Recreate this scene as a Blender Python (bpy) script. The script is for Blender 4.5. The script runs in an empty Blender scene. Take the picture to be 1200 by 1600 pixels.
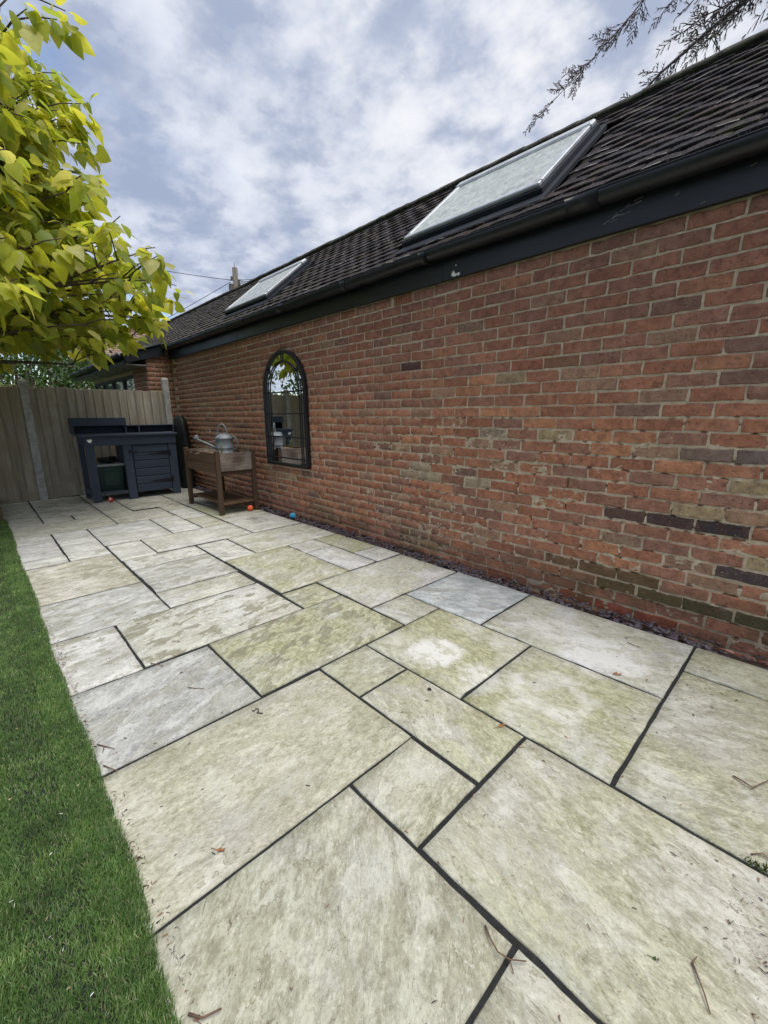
import bpy, bmesh, math, random
import numpy as np
from mathutils import Vector, Matrix, noise as mnoise

rnd = random.Random(7)
C = bpy.context.scene.collection
scene = bpy.context.scene

# ------------------------------------------------------------------ camera, sky, sun, exposure
CAM_H = 1.16
F_PX = 659.3
CF = Vector((-0.70432428, 0.67336155, -0.22474768))
CR = Vector((0.69196498, 0.72190924, -0.00561434))
CU = Vector((-0.15846695, 0.15947184, 0.97440082))
cam_d = bpy.data.cameras.new('camera')
cam = bpy.data.objects.new('camera', cam_d)
C.objects.link(cam)
cam.matrix_world = Matrix(((CR.x, CU.x, -CF.x, 0), (CR.y, CU.y, -CF.y, 0), (CR.z, CU.z, -CF.z, CAM_H), (0, 0, 0, 1)))
cam_d.sensor_fit = 'VERTICAL'
cam_d.sensor_height = 24.0
cam_d.lens = F_PX / 1600 * 24.0
cam_d.clip_start = 0.02
cam_d.clip_end = 2000
scene.camera = cam

SUN_DIR = Vector((0.34, 0.02, 1.0)).normalized()
SUN_EL = math.asin(SUN_DIR.z)
sun_d = bpy.data.lights.new('sun', 'SUN')
sun_d.energy = 2.4
sun_d.angle = math.radians(42)
sun_d.color = (1.0, 0.955, 0.89)
sun = bpy.data.objects.new('sun', sun_d)
C.objects.link(sun)
sun.location = (0, 0, 30)
sun.rotation_euler = (-SUN_DIR).to_track_quat('-Z', 'Y').to_euler()

scene.view_settings.view_transform = 'Standard'
scene.view_settings.look = 'None'
scene.view_settings.exposure = 0.62
scene.view_settings.gamma = 1.0
scene.view_settings.use_curve_mapping = False


class NT:
    """small helper to write node graphs"""
    def __init__(self, tree):
        self.t = tree
        self.n = tree.nodes
        self.l = tree.links
        self.n.clear()

    def node(self, typ, **kw):
        nd = self.n.new(typ)
        for k, v in kw.items():
            setattr(nd, k, v)
        return nd

    def put(self, sock, val):
        if hasattr(val, 'is_linked') or isinstance(val, bpy.types.NodeSocket):
            self.l.new(val, sock)
        elif val is not None:
            if sock.type == 'RGBA' and len(val) == 3:
                val = (*val, 1.0)
            sock.default_value = val

    def math(self, op, a, b=None, c=None, clamp=False):
        nd = self.node('ShaderNodeMath', operation=op)
        nd.use_clamp = clamp
        self.put(nd.inputs[0], a)
        if b is not None:
            self.put(nd.inputs[1], b)
        if c is not None:
            self.put(nd.inputs[2], c)
        return nd.outputs[0]

    def vmath(self, op, a, b=None, scale=None):
        nd = self.node('ShaderNodeVectorMath', operation=op)
        self.put(nd.inputs[0], a)
        if b is not None:
            self.put(nd.inputs[1], b)
        if scale is not None:
            self.put(nd.inputs['Scale'], scale)
        return nd.outputs['Value'] if op in ('DOT_PRODUCT', 'LENGTH', 'DISTANCE') else nd.outputs['Vector']

    def noise(self, vec, scale, detail=4, rough=0.55, dist=0.0, out='Fac'):
        nd = self.node('ShaderNodeTexNoise')
        self.put(nd.inputs['Vector'], vec)
        nd.inputs['Scale'].default_value = scale
        nd.inputs['Detail'].default_value = detail
        nd.inputs['Roughness'].default_value = rough
        nd.inputs['Distortion'].default_value = dist
        return nd.outputs['Fac'] if out == 'Fac' else nd.outputs['Color']

    def voronoi(self, vec, scale, feature='F1', out='Distance', rand=1.0):
        nd = self.node('ShaderNodeTexVoronoi', feature=feature)
        self.put(nd.inputs['Vector'], vec)
        nd.inputs['Scale'].default_value = scale
        nd.inputs['Randomness'].default_value = rand
        return nd.outputs[out]

    def ramp(self, fac, lo, hi, a=0.0, b=1.0):
        nd = self.node('ShaderNodeMapRange')
        nd.interpolation_type = 'SMOOTHSTEP'
        self.put(nd.inputs[0], fac)
        for i, v in enumerate((lo, hi, a, b)):
            self.put(nd.inputs[i + 1], v)
        return nd.outputs[0]

    def mix(self, fac, a, b, blend='MIX'):
        nd = self.node('ShaderNodeMix', data_type='RGBA', blend_type=blend)
        nd.clamp_factor = True
        self.put(nd.inputs[0], fac)
        self.put(nd.inputs[6], a)
        self.put(nd.inputs[7], b)
        return nd.outputs[2]

    def attr(self, name, typ='GEOMETRY', out='Color'):
        nd = self.node('ShaderNodeAttribute', attribute_type=typ, attribute_name=name)
        return nd.outputs[out]

    def combine(self, x, y, z):
        nd = self.node('ShaderNodeCombineXYZ')
        for i, v in enumerate((x, y, z)):
            self.put(nd.inputs[i], v)
        return nd.outputs[0]

    def sep(self, v):
        nd = self.node('ShaderNodeSeparateXYZ')
        self.put(nd.inputs[0], v)
        return nd.outputs

    def bump(self, height, strength=0.3, dist=0.01):
        nd = self.node('ShaderNodeBump')
        nd.inputs['Strength'].default_value = strength
        nd.inputs['Distance'].default_value = dist
        self.put(nd.inputs['Height'], height)
        return nd.outputs[0]


# world: Nishita sky seen through gaps in a broken cloud sheet
world = bpy.data.worlds.new('World')
scene.world = world
world.use_nodes = True
W = NT(world.node_tree)
gen = W.node('ShaderNodeTexCoord').outputs['Generated']
d = W.vmath('NORMALIZE', gen)
sx, sy, sz = W.sep(d)
zc = W.math('ADD', W.math('MAXIMUM', sz, 0.0), 0.22)
plane = W.combine(W.math('DIVIDE', sx, zc), W.math('DIVIDE', sy, zc), 0.0)
plane = W.vmath('ADD', plane, (3.7, 1.3, 0.0))
big = W.noise(plane, 1.1, 3, 0.5, 0.1)
mid = W.noise(plane, 3.8, 9, 0.56, 0.0)
puff = W.noise(W.vmath('ADD', plane, (2.3, 7.7, 0.0)), 10.0, 8, 0.55, 0.0)
billow = W.math('SUBTRACT', 1.0, W.math('ABSOLUTE', W.math('SUBTRACT', W.math('MULTIPLY', puff, 2.0), 1.0)))
lum = W.math('ADD', W.math('MULTIPLY', mid, 0.58), W.math('ADD', W.math('MULTIPLY', big, 0.17), W.math('MULTIPLY', puff, 0.25)))
lum = W.math('ADD', lum, W.math('MULTIPLY', W.math('SUBTRACT', billow, 0.8), 0.12))
shade = W.ramp(lum, 0.42, 0.66)
sunv = W.vmath('DOT_PRODUCT', d, tuple(Vector((-0.42, 0.66, 0.62)).normalized()))
glow = W.math('POWER', W.math('MAXIMUM', sunv, 0.0), 9.0)
cloud = W.mix(shade, (0.370, 0.440, 0.610), (0.78, 0.83, 0.95))
cloud = W.mix(W.math('MULTIPLY', glow, W.ramp(mid, 0.38, 0.62, 0.10, 0.85)), cloud, (0.98, 0.98, 1.0))
hor = W.ramp(sz, 0.0, 0.35, 0.45, 0.0)
cloud = W.mix(hor, cloud, (0.60, 0.67, 0.80))
sky = W.node('ShaderNodeTexSky', sky_type='NISHITA')
sky.sun_disc = False
sky.sun_elevation = SUN_EL
sky.sun_rotation = math.atan2(SUN_DIR.x, SUN_DIR.y)
bg_s = W.node('ShaderNodeBackground')
W.l.new(sky.outputs[0], bg_s.inputs[0])
bg_s.inputs[1].default_value = 0.13
bg_c = W.node('ShaderNodeBackground')
W.l.new(cloud, bg_c.inputs[0])
bg_c.inputs[1].default_value = 0.65
gapn = W.noise(W.vmath('ADD', plane, (9.1, 4.2, 0)), 1.15, 6, 0.55, 0.3)
west = W.ramp(W.math('ADD', W.math('MULTIPLY', sx, -0.9), W.math('MULTIPLY', sy, -0.45)), 0.30, 0.95, 0.0, 0.24)
cover = W.ramp(W.math('SUBTRACT', gapn, west), 0.18, 0.34)
mixw = W.node('ShaderNodeMixShader')
W.put(mixw.inputs[0], cover)
W.l.new(bg_s.outputs[0], mixw.inputs[1])
W.l.new(bg_c.outputs[0], mixw.inputs[2])
wout = W.node('ShaderNodeOutputWorld')
W.l.new(mixw.outputs[0], wout.inputs[0])

try:
    scene.cycles.max_bounces = 8
    scene.cycles.diffuse_bounces = 5
    scene.cycles.glossy_bounces = 4
    scene.cycles.transmission_bounces = 6
    scene.cycles.use_denoising = True
except Exception:
    pass


# ------------------------------------------------------------------ materials
def new_mat(name):
    m = bpy.data.materials.new(name)
    m.use_nodes = True
    return m, NT(m.node_tree)


def finish(T, color, rough=0.8, normal=None, spec=0.3, metal=0.0, **kw):
    b = T.node('ShaderNodeBsdfPrincipled')
    T.put(b.inputs['Base Color'], color)
    T.put(b.inputs['Roughness'], rough)
    b.inputs['Specular IOR Level'].default_value = spec
    b.inputs['Metallic'].default_value = metal
    if normal is not None:
        T.l.new(normal, b.inputs['Normal'])
    o = T.node('ShaderNodeOutputMaterial')
    T.l.new(b.outputs[0], o.inputs[0])
    return b


def wpos(T):
    return T.node('ShaderNodeNewGeometry').outputs['Position']


def simple(name, col, rough=0.7, var=0.25, scale=12, bump=0.15, spec=0.3, metal=0.0, stretch=None):
    m, T = new_mat(name)
    p = wpos(T)
    if stretch:
        p = T.vmath('MULTIPLY', p, stretch)
    n = T.noise(p, scale, 6, 0.6, 0.2)
    n2 = T.noise(p, scale * 7, 4, 0.6)
    f = T.math('ADD', T.math('MULTIPLY', n, 0.7), T.math('MULTIPLY', n2, 0.3))
    k = T.ramp(f, 0.3, 0.7)
    c = T.mix(k, tuple(x * (1 - var) for x in col), tuple(min(1, x * (1 + var)) for x in col))
    r = T.ramp(f, 0.3, 0.7, max(0.05, rough - 0.1), min(1, rough + 0.1))
    finish(T, c, r, T.bump(f, bump, 0.01) if bump else None, spec, metal)
    return m


def mat_brick(name, part):
    m, T = new_mat(name)
    p = wpos(T)
    if part:
        base = T.node('ShaderNodeObjectInfo').outputs['Color']
    else:
        base = T.attr('tint')
    n = T.noise(p, 24, 6, 0.65, 0.4)
    n2 = T.noise(p, 130, 4, 0.7)
    n3 = T.noise(p, 6, 5, 0.6, 0.3)
    c = T.mix(T.ramp(n, 0.32, 0.68), T.mix(0.48, base, (0.08, 0.035, 0.028)), base)
    # dusty lime bloom and pale scuffs
    c = T.mix(T.math('MULTIPLY', T.ramp(n2, 0.56, 0.70), 0.50), c, (0.44, 0.33, 0.26))
    c = T.mix(T.math('MULTIPLY', T.ramp(n3, 0.5, 0.75), 0.30), c, (0.33, 0.2, 0.16))
    dn = T.noise(T.vmath('MULTIPLY', p, (1, 1, 2.2)), 17, 6, 0.7, 0.5)
    c = T.mix(T.math('MULTIPLY', T.ramp(dn, 0.60, 0.72), 0.55), c, (0.40, 0.34, 0.26))
    sp = T.noise(p, 60, 3, 0.5)
    c = T.mix(T.math('MULTIPLY', T.ramp(sp, 0.60, 0.68), 0.38), c, (0.065, 0.035, 0.03))
    # green algae on the damp lower courses
    z = T.sep(p)[2]
    x = T.sep(p)[0]
    wet = T.math('MULTIPLY', T.ramp(z, 0.02, 0.42, 1.0, 0.0), T.ramp(T.noise(p, 2.3, 4, 0.6), 0.42, 0.66))
    c = T.mix(T.math('MULTIPLY', wet, 0.6), c, (0.10, 0.085, 0.04))
    h = T.math('ADD', T.math('MULTIPLY', n, 0.6), T.math('MULTIPLY', n2, 0.5))
    finish(T, c, 0.9, T.bump(T.math('SUBTRACT', h, T.math('MULTIPLY', T.ramp(sp, 0.58, 0.68), 0.2)), 0.9, 0.007), 0.2)
    return m


M = {}
M['brick'] = mat_brick('brick_face', True)
M['brick_mass'] = mat_brick('brick_face_far', False)

m, T = new_mat('lime_mortar')
p = wpos(T)
n = T.noise(p, 30, 6, 0.7)
n2 = T.noise(p, 5, 4, 0.6)
c = T.mix(T.ramp(n, 0.3, 0.7), (0.38, 0.31, 0.215), (0.58, 0.485, 0.35))
c = T.mix(T.math('MULTIPLY', T.ramp(n2, 0.45, 0.7), 0.5), c, (0.36, 0.29, 0.2))
z = T.sep(p)[2]
c = T.mix(T.ramp(z, -0.05, 0.4, 0.5, 0.0), c, (0.25, 0.20, 0.13))
finish(T, c, 0.95, T.bump(T.noise(p, 90, 4, 0.7), 0.6, 0.006), 0.1)
M['mortar'] = m

# riven sandstone: every slab carries its own tint, grain angle and amounts of algae / stains as object properties
m, T = new_mat('riven_sandstone')
oc = T.node('ShaderNodeTexCoord').outputs['Object']
info = T.node('ShaderNodeObjectInfo')
base = info.outputs['Color']
rndv = info.outputs['Random']
wp = wpos(T)
off = T.combine(T.math('MULTIPLY', rndv, 47.0), T.math('MULTIPLY', rndv, 91.0), T.math('MULTIPLY', rndv, 23.0))
rot = T.node('ShaderNodeVectorRotate', rotation_type='Z_AXIS')
T.put(rot.inputs['Vector'], oc)
T.put(rot.inputs['Angle'], T.attr('grain', 'OBJECT', 'Fac'))
v = T.vmath('ADD', rot.outputs[0], off)
vs = T.vmath('MULTIPLY', v, (1.0, 3.6, 1.0))
vf = T.vmath('MULTIPLY', v, (1.0, 6.0, 1.0))
v2 = T.vmath('MULTIPLY', v, (1.0, 1.6, 1.0))
n1 = T.noise(v2, 5.0, 8, 0.70, 0.35)                               # cloudy mottling
n2 = T.noise(T.vmath('MULTIPLY', v, (1.0, 1.7, 1.0)), 24, 8, 0.78, 0.3)   # short grain
n3 = T.noise(v, 2.4, 6, 0.6, 0.6)
n4 = T.noise(T.vmath('MULTIPLY', v, (1.0, 2.0, 1.0)), 85, 4, 0.72)
n5 = T.noise(v, 9.0, 6, 0.68, 0.3)
n6 = T.noise(v, 210, 2, 0.6)
cl = T.noise(T.vmath('MULTIPLY', v, (1.0, 2.7, 1.0)), 1.7, 6, 0.58, 0.5)  # cleavage surfaces
step1 = T.ramp(cl, 0.548, 0.553)
step2 = T.ramp(cl, 0.628, 0.632)
step0 = T.ramp(cl, 0.428, 0.433)
light = T.mix(0.5, base, (0.70, 0.70, 0.645))
dark = T.mix(0.44, base, (0.11, 0.10, 0.07))
c = T.mix(T.ramp(T.math('ADD', T.math('MULTIPLY', n2, 0.55), T.math('MULTIPLY', n1, 0.45)), 0.38, 0.60, 0.05, 0.95), dark, light)
c = T.mix(T.math('MULTIPLY', T.ramp(n1, 0.50, 0.66), 0.45), c, light)
c = T.mix(T.math('MULTIPLY', step1, 0.42), c, T.mix(0.5, base, (0.23, 0.22, 0.165)))
c = T.mix(T.math('MULTIPLY', step2, 0.55), c, light)
c = T.mix(T.math('MULTIPLY', T.math('SUBTRACT', 1.0, step0), 0.40), c, (0.29, 0.28, 0.23))
edge = T.math('ADD', T.math('MULTIPLY', T.ramp(T.math('ABSOLUTE', T.math('SUBTRACT', cl, 0.5505)), 0.0, 0.0045, 1.0, 0.0), T.ramp(n5, 0.42, 0.55)),
              T.math('MULTIPLY', T.ramp(T.math('ABSOLUTE', T.math('SUBTRACT', cl, 0.4305)), 0.0, 0.004, 1.0, 0.0), T.ramp(n5, 0.42, 0.58)))
c = T.mix(T.math('MULTIPLY', edge, 0.75), c, (0.17, 0.15, 0.095))
scr = T.noise(T.vmath('MULTIPLY', v, (1.0, 4.6, 1.0)), 24, 6, 0.72, 0.9)      # short cleavage scratches
c = T.mix(T.math('MULTIPLY', T.ramp(scr, 0.655, 0.70), 0.55), c, (0.70, 0.68, 0.60))
c = T.mix(T.math('MULTIPLY', T.ramp(scr, 0.345, 0.30), 0.60), c, (0.15, 0.135, 0.085))
chip = T.noise(T.vmath('MULTIPLY', v, (1.0, 1.7, 1.0)), 6.5, 7, 0.66, 0.4)
c = T.mix(T.math('MULTIPLY', T.ramp(chip, 0.645, 0.655), 0.50), c, (0.72, 0.70, 0.64))
c = T.mix(T.math('MULTIPLY', T.ramp(chip, 0.365, 0.355), 0.35), c, (0.28, 0.265, 0.20))
pit = T.voronoi(v, 42)
c = T.mix(T.math('MULTIPLY', T.ramp(pit, 0.09, 0.05, 0.0, 1.0), T.ramp(n3, 0.42, 0.6)), c, (0.07, 0.06, 0.04))
alg = T.math('MULTIPLY', T.ramp(n3, 0.36, 0.56), T.attr('algae', 'OBJECT', 'Fac'))
c = T.mix(T.math('MULTIPLY', alg, 0.85), c, T.mix(T.ramp(n2, 0.36, 0.66), (0.205, 0.205, 0.095), (0.47, 0.47, 0.275)))
layer = T.math('ADD', step1, T.math('SUBTRACT', step0, step2))
# chalky pale bloom
blm = T.math('MULTIPLY', T.ramp(T.noise(v, 3.6, 7, 0.7, 0.5), 0.5, 0.68), T.attr('bloom', 'OBJECT', 'Fac'))
c = T.mix(blm, c, (0.58, 0.575, 0.55))
# damp / lichen patches
spn = T.noise(T.vmath('MULTIPLY', v, (1.0, 1.9, 1.0)), 8.0, 5, 0.6, 0.25)
spots = T.math('MULTIPLY', T.ramp(T.math('ADD', T.math('MULTIPLY', spn, 0.75), T.math('MULTIPLY', n3, 0.3)), 0.548, 0.592), T.attr('stains', 'OBJECT', 'Fac'))
c = T.mix(T.math('MULTIPLY', spots, 0.74), c, T.mix(n3, (0.17, 0.16, 0.125), (0.20, 0.19, 0.11)))
# fine dirt specks
c = T.mix(T.math('MULTIPLY', T.ramp(n4, 0.55, 0.66), 0.45), c, (0.13, 0.12, 0.08))
c = T.mix(T.math('MULTIPLY', T.ramp(n4, 0.44, 0.35), 0.35), c, (0.72, 0.70, 0.62))
c = T.mix(T.math('MULTIPLY', T.ramp(n6, 0.64, 0.72), 0.30), c, (0.08, 0.07, 0.05))
c = T.mix(T.math('MULTIPLY', T.ramp(n5, 0.56, 0.74), 0.22), c, (0.20, 0.19, 0.13))
# pale rings left by plant pots, where they stood
PATCH = [(-1.20, 1.50, 0.150, 0.85, 1), (-0.93, 1.46, 0.12, 0.55, 1), (-0.66, 1.60, 0.19, 0.55, 0), (-0.60, 2.06, 0.22, 0.8, 1), (-0.86, 2.17, 0.16, 0.45, 1), (-0.62, 1.42, 0.16, 0.35, 0),
         (-1.25, 1.84, 0.10, 0.4, 1), (-1.02, 1.85, 0.09, 0.4, 1)]
wob = T.vmath('SCALE', T.vmath('SUBTRACT', T.noise(wp, 9, 6, 0.7, 0, 'Color'), (0.5, 0.5, 0.5)), None, 0.20)
wq = T.vmath('ADD', wp, wob)
for (px, py, pr, am, full) in PATCH:
    dd = T.vmath('LENGTH', T.vmath('MULTIPLY', T.vmath('SUBTRACT', wq, (px, py, 0)), (1, 1, 0)))
    f = T.ramp(dd, pr * 0.62, pr * 1.08, 1.0, 0.0)
    if not full:
        f = T.math('MULTIPLY', f, T.ramp(dd, pr * 0.45, pr * 0.75, 0.2, 1.0))
    f = T.math('MULTIPLY', f, T.math('MULTIPLY', T.ramp(T.math('ADD', T.math('MULTIPLY', n5, 0.6), T.math('MULTIPLY', n2, 0.4)), 0.44, 0.50, 0.45, 1.0), am))
    c = T.mix(f, c, (0.66, 0.655, 0.63))
# dark damp streaks
STREAK = [(-4.40, 2.20, 0.20, 0.6), (-4.0, 0.42, 0.0, 0.0)]
for (px, py, pr, am) in STREAK[:1]:
    dd = T.vmath('LENGTH', T.vmath('MULTIPLY', T.vmath('SUBTRACT', wq, (px, py, 0)), (1.0, 1.6, 0)))
    c = T.mix(T.math('MULTIPLY', T.ramp(dd, pr * 0.6, pr, 1.0, 0.0), T.math('MULTIPLY', T.ramp(n3, 0.4, 0.5), am)), c, (0.16, 0.15, 0.14))
hgt = T.math('ADD', T.math('ADD', T.math('MULTIPLY', layer, 0.25), T.math('MULTIPLY', n1, 0.35)),
             T.math('ADD', T.math('MULTIPLY', n2, 0.30), T.math('ADD', T.math('MULTIPLY', n4, 0.15), T.math('MULTIPLY', scr, 0.35))))
finish(T, c, T.ramp(n3, 0.3, 0.7, 0.66, 0.88), T.bump(hgt, 0.6, 0.010), 0.25)
M['slab'] = m

M['jointing'] = simple('dark_jointing_compound', (0.020, 0.020, 0.021), 0.9, 0.5, 60, 0.5)
M['soil'] = simple('dark_soil', (0.045, 0.032, 0.024), 0.95, 0.5, 30, 0.8)
M['slate'] = simple('purple_slate', (0.085, 0.072, 0.088), 0.55, 0.5, 9, 0.3, 0.4)
M['black_paint'] = simple('black_painted_board', (0.0125, 0.0145, 0.020), 0.42, 0.35, 4, 0.25, 0.4, 0, (0.3, 1, 1))
M['gutter'] = simple('black_gutter_plastic', (0.012, 0.0135, 0.018), 0.38, 0.3, 6, 0.05, 0.45)
M['ridge'] = simple('mossy_ridge_mortar', (0.075, 0.073, 0.058), 0.95, 0.6, 20, 0.8)
M['deck'] = simple('roof_underlay', (0.02, 0.019, 0.02), 0.9, 0.3, 20, 0.3)


def mat_tile(name, part):
    m, T = new_mat(name)
    p = wpos(T)
    base = T.node('ShaderNodeObjectInfo').outputs['Color'] if part else T.attr('tint')
    n = T.noise(p, 20, 6, 0.65, 0.3)
    n2 = T.noise(p, 110, 4, 0.7, 0.3)
    n3 = T.noise(p, 3, 4, 0.6)
    c = T.mix(T.ramp(n, 0.3, 0.7), T.mix(0.5, base, (0.015, 0.013, 0.016)), base)
    c = T.mix(T.math('MULTIPLY', T.ramp(n2, 0.57, 0.66), T.ramp(n3, 0.3, 0.6, 0.25, 0.75)), c, (0.30, 0.28, 0.27))
    c = T.mix(T.math('MULTIPLY', T.ramp(T.noise(p, 9, 5, 0.6), 0.56, 0.68), 0.6), c, (0.06, 0.065, 0.03))
    finish(T, c, 0.9, T.bump(T.math('ADD', n, n2), 0.7, 0.008), 0.12)
    return m


M['tile'] = mat_tile('clay_roof_tile', True)
M['tile_mass'] = mat_tile('clay_roof_tile_far', False)
M['tile_orange'] = simple('orange_pantile', (0.24, 0.165, 0.13), 0.85, 0.4, 3, 0.3)
M['glare_lip'] = simple('painted_glare_lip', (0.34, 0.33, 0.31), 0.9, 0.4, 40, 0.5)  # pale colour standing in for glare along the tile lips

M['alu'] = simple('weathered_aluminium', (0.42, 0.44, 0.46), 0.5, 0.2, 8, 0.05, 0.4, 0.3)
M['lead'] = simple('dark_flashing', (0.030, 0.034, 0.042), 0.8, 0.3, 8, 0.2, 0.15)
m, T = new_mat('frosted_rooflight_glass')
p = wpos(T)
n = T.noise(p, 16, 5, 0.7, 1.2)
n2 = T.noise(p, 3, 3, 0.5)
c = T.mix(T.ramp(n, 0.35, 0.65), (0.24, 0.265, 0.25), (0.46, 0.49, 0.46))
finish(T, c, T.ramp(n2, 0.3, 0.7, 0.28, 0.42), T.bump(n, 0.06, 0.01), 0.6)
M['rooflight'] = m

m, T = new_mat('mirror_glass')
finish(T, (0.92, 0.94, 0.93), 0.012, None, 0.5, 1.0)
M['mirror'] = m
M['black_metal'] = simple('black_powder_coat', (0.012, 0.012, 0.014), 0.45, 0.2, 20, 0.05, 0.4)
m, T = new_mat('window_glass')
finish(T, (0.10, 0.12, 0.11), 0.05, None, 0.8)
M['glass'] = m


def wood(name, col, axis, dark=0.45, rough=0.8, weather=None, scale=9):
    m, T = new_mat(name)
    p = wpos(T)
    st = [1.0, 1.0, 1.0]
    for i in range(3):
        st[i] = 0.06 if i == axis else 1.0
    oi = T.node('ShaderNodeObjectInfo').outputs['Random']
    pp = T.vmath('ADD', T.vmath('MULTIPLY', p, tuple(st)), T.combine(T.math('MULTIPLY', oi, 31.0), T.math('MULTIPLY', oi, 17.0), T.math('MULTIPLY', oi, 7.0)))
    n = T.noise(pp, scale * 2.2, 7, 0.65, 0.6)
    n2 = T.noise(pp, scale * 9, 4, 0.7, 0.2)
    n3 = T.noise(p, 3.0, 4, 0.6, 0.2)
    f = T.math('ADD', T.math('MULTIPLY', n, 0.65), T.math('MULTIPLY', n2, 0.35))
    c = T.mix(T.ramp(f, 0.3, 0.68), tuple(x * dark for x in col), col)
    c = T.mix(T.math('MULTIPLY', oi, 0.35), c, tuple(x * 0.62 for x in col))
    if weather:
        c = T.mix(T.ramp(n3, 0.36, 0.66, 0.0, 0.75), c, weather)
    finish(T, c, rough, T.bump(f, 0.45, 0.008), 0.2)
    return m


M['fence'] = wood('weathered_fence_board', (0.46, 0.42, 0.345), 2, 0.30, 0.95, (0.26, 0.225, 0.17), 6)
M['fence_brown'] = wood('brown_fence_board', (0.43, 0.38, 0.29), 2, 0.30, 0.95, (0.26, 0.215, 0.15), 6)
M['concrete'] = simple('concrete_post', (0.36, 0.355, 0.33), 0.95, 0.3, 14, 0.6)
M['navy'] = wood('navy_painted_timber', (0.052, 0.068, 0.100), 1, 0.7, 0.5)
M['navy_v'] = wood('navy_painted_timber_upright', (0.058, 0.075, 0.108), 2, 0.7, 0.5)
M['planter_x'] = wood('brown_stained_timber', (0.150, 0.092, 0.055), 0, 0.5, 0.6)
M['planter_z'] = wood('brown_stained_timber_leg', (0.100, 0.062, 0.040), 2, 0.5, 0.6)
M['planter_end'] = wood('weathered_planter_board', (0.13, 0.09, 0.07), 1, 0.35, 0.9, (0.29, 0.25, 0.21), 12)
M['sleeper'] = wood('oak_sleeper', (0.17, 0.13, 0.08), 0, 0.5, 0.9)
M['galv'] = simple('galvanised_steel', (0.22, 0.24, 0.26), 0.6, 0.3, 18, 0.15, 0.4, 0.35)
M['green_plastic'] = simple('dark_green_plastic', (0.008, 0.035, 0.025), 0.5, 0.2, 10, 0.05, 0.4)
M['black_cover'] = simple('black_cover_fabric', (0.010, 0.013, 0.012), 0.55, 0.4, 10, 0.3, 0.3)
M['white_tape'] = simple('grey_plastic_trim', (0.30, 0.31, 0.31), 0.6, 0.2, 10, 0.05)
M['soffit'] = simple('grey_soffit_board', (0.30, 0.31, 0.31), 0.6, 0.15, 5, 0.05)
M['terracotta'] = simple('terracotta_air_brick', (0.27, 0.105, 0.06), 0.9, 0.3, 30, 0.3)
M['dark_void'] = simple('dark_void', (0.008, 0.007, 0.006), 1.0, 0.1, 10, 0)
M['red_ball'] = simple('red_rubber', (0.50, 0.035, 0.03), 0.45, 0.2, 25, 0.1, 0.4)
M['orange_ball'] = simple('orange_rubber', (0.75, 0.12, 0.04), 0.5, 0.15, 25, 0.1, 0.4)
M['blue_ball'] = simple('blue_rubber', (0.02, 0.30, 0.55), 0.5, 0.25, 25, 0.1, 0.4)
M['white_print'] = simple('white_print', (0.75, 0.72, 0.70), 0.6, 0.1, 30, 0)
M['bark'] = simple('tree_bark', (0.075, 0.058, 0.042), 0.9, 0.4, 30, 0.6)
M['pole'] = wood('creosoted_pole', (0.20, 0.175, 0.15), 2, 0.55, 0.9)
M['cable'] = simple('black_cable', (0.06, 0.065, 0.075), 0.6, 0.1, 10, 0)
M['twig'] = simple('dry_twig', (0.15, 0.095, 0.065), 0.9, 0.4, 60, 0.3)
M['dead_leaf'] = simple('dead_leaf', (0.27, 0.12, 0.05), 0.8, 0.4, 40, 0.3)
M['moss'] = simple('moss', (0.06, 0.085, 0.02), 0.95, 0.5, 80, 0.8)
M['petal'] = simple('pale_petal', (0.75, 0.73, 0.62), 0.7, 0.1, 40, 0)
M['render_wall'] = simple('pale_house_render', (0.45, 0.42, 0.38), 0.9, 0.2, 4, 0.2)
M['chrome'] = simple('bright_metal', (0.7, 0.68, 0.62), 0.3, 0.2, 20, 0, 0.5, 0.9)
M['plaster'] = simple('white_plaster_splash', (0.72, 0.70, 0.66), 0.9, 0.2, 60, 0.4)
M['ground'] = simple('rough_ground', (0.055, 0.075, 0.03), 0.95, 0.5, 4, 0.5)


def mat_leaf(name, cols, trans=0.5, rough=0.5, attr='tint'):
    m, T = new_mat(name)
    if attr == 'object':
        k = T.node('ShaderNodeObjectInfo').outputs['Color']
    else:
        k = T.attr(attr)
    p = wpos(T)
    n = T.noise(p, 14, 3, 0.5)
    c = T.mix(T.ramp(n, 0.35, 0.7, 0.0, 0.35), k, cols[1])
    b = T.node('ShaderNodeBsdfPrincipled')
    T.put(b.inputs['Base Color'], c)
    b.inputs['Roughness'].default_value = rough
    b.inputs['Specular IOR Level'].default_value = 0.35
    tr = T.node('ShaderNodeBsdfTranslucent')
    T.put(tr.inputs[0], T.mix(1.0, c, cols[2], 'MULTIPLY'))
    mx = T.node('ShaderNodeMixShader')
    mx.inputs[0].default_value = trans
    T.l.new(b.outputs[0], mx.inputs[1])
    T.l.new(tr.outputs[0], mx.inputs[2])
    o = T.node('ShaderNodeOutputMaterial')
    T.l.new(mx.outputs[0], o.inputs[0])
    return m


M['gold_leaf'] = mat_leaf('golden_leaf', [None, (0.30, 0.34, 0.04), (1.27, 1.2, 0.7)], 0.64, 0.45, 'object')
M['gold_leaf_mass'] = mat_leaf('golden_leaf_far', [None, (0.30, 0.34, 0.04), (1.27, 1.2, 0.7)], 0.64, 0.45, 'tint')
M['foliage'] = mat_leaf('shrub_foliage', [None, (0.04, 0.07, 0.02), (1.0, 1.05, 0.5)], 0.35, 0.6, 'tint')
M['conifer'] = mat_leaf('conifer_spray', [None, (0.10, 0.09, 0.09), (1.0, 0.95, 0.9)], 0.4, 0.7, 'tint')
M['grass'] = mat_leaf('turf_blade', [None, (0.10, 0.19, 0.035), (1.0, 1.05, 0.5)], 0.35, 0.6, 'tint')


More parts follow.
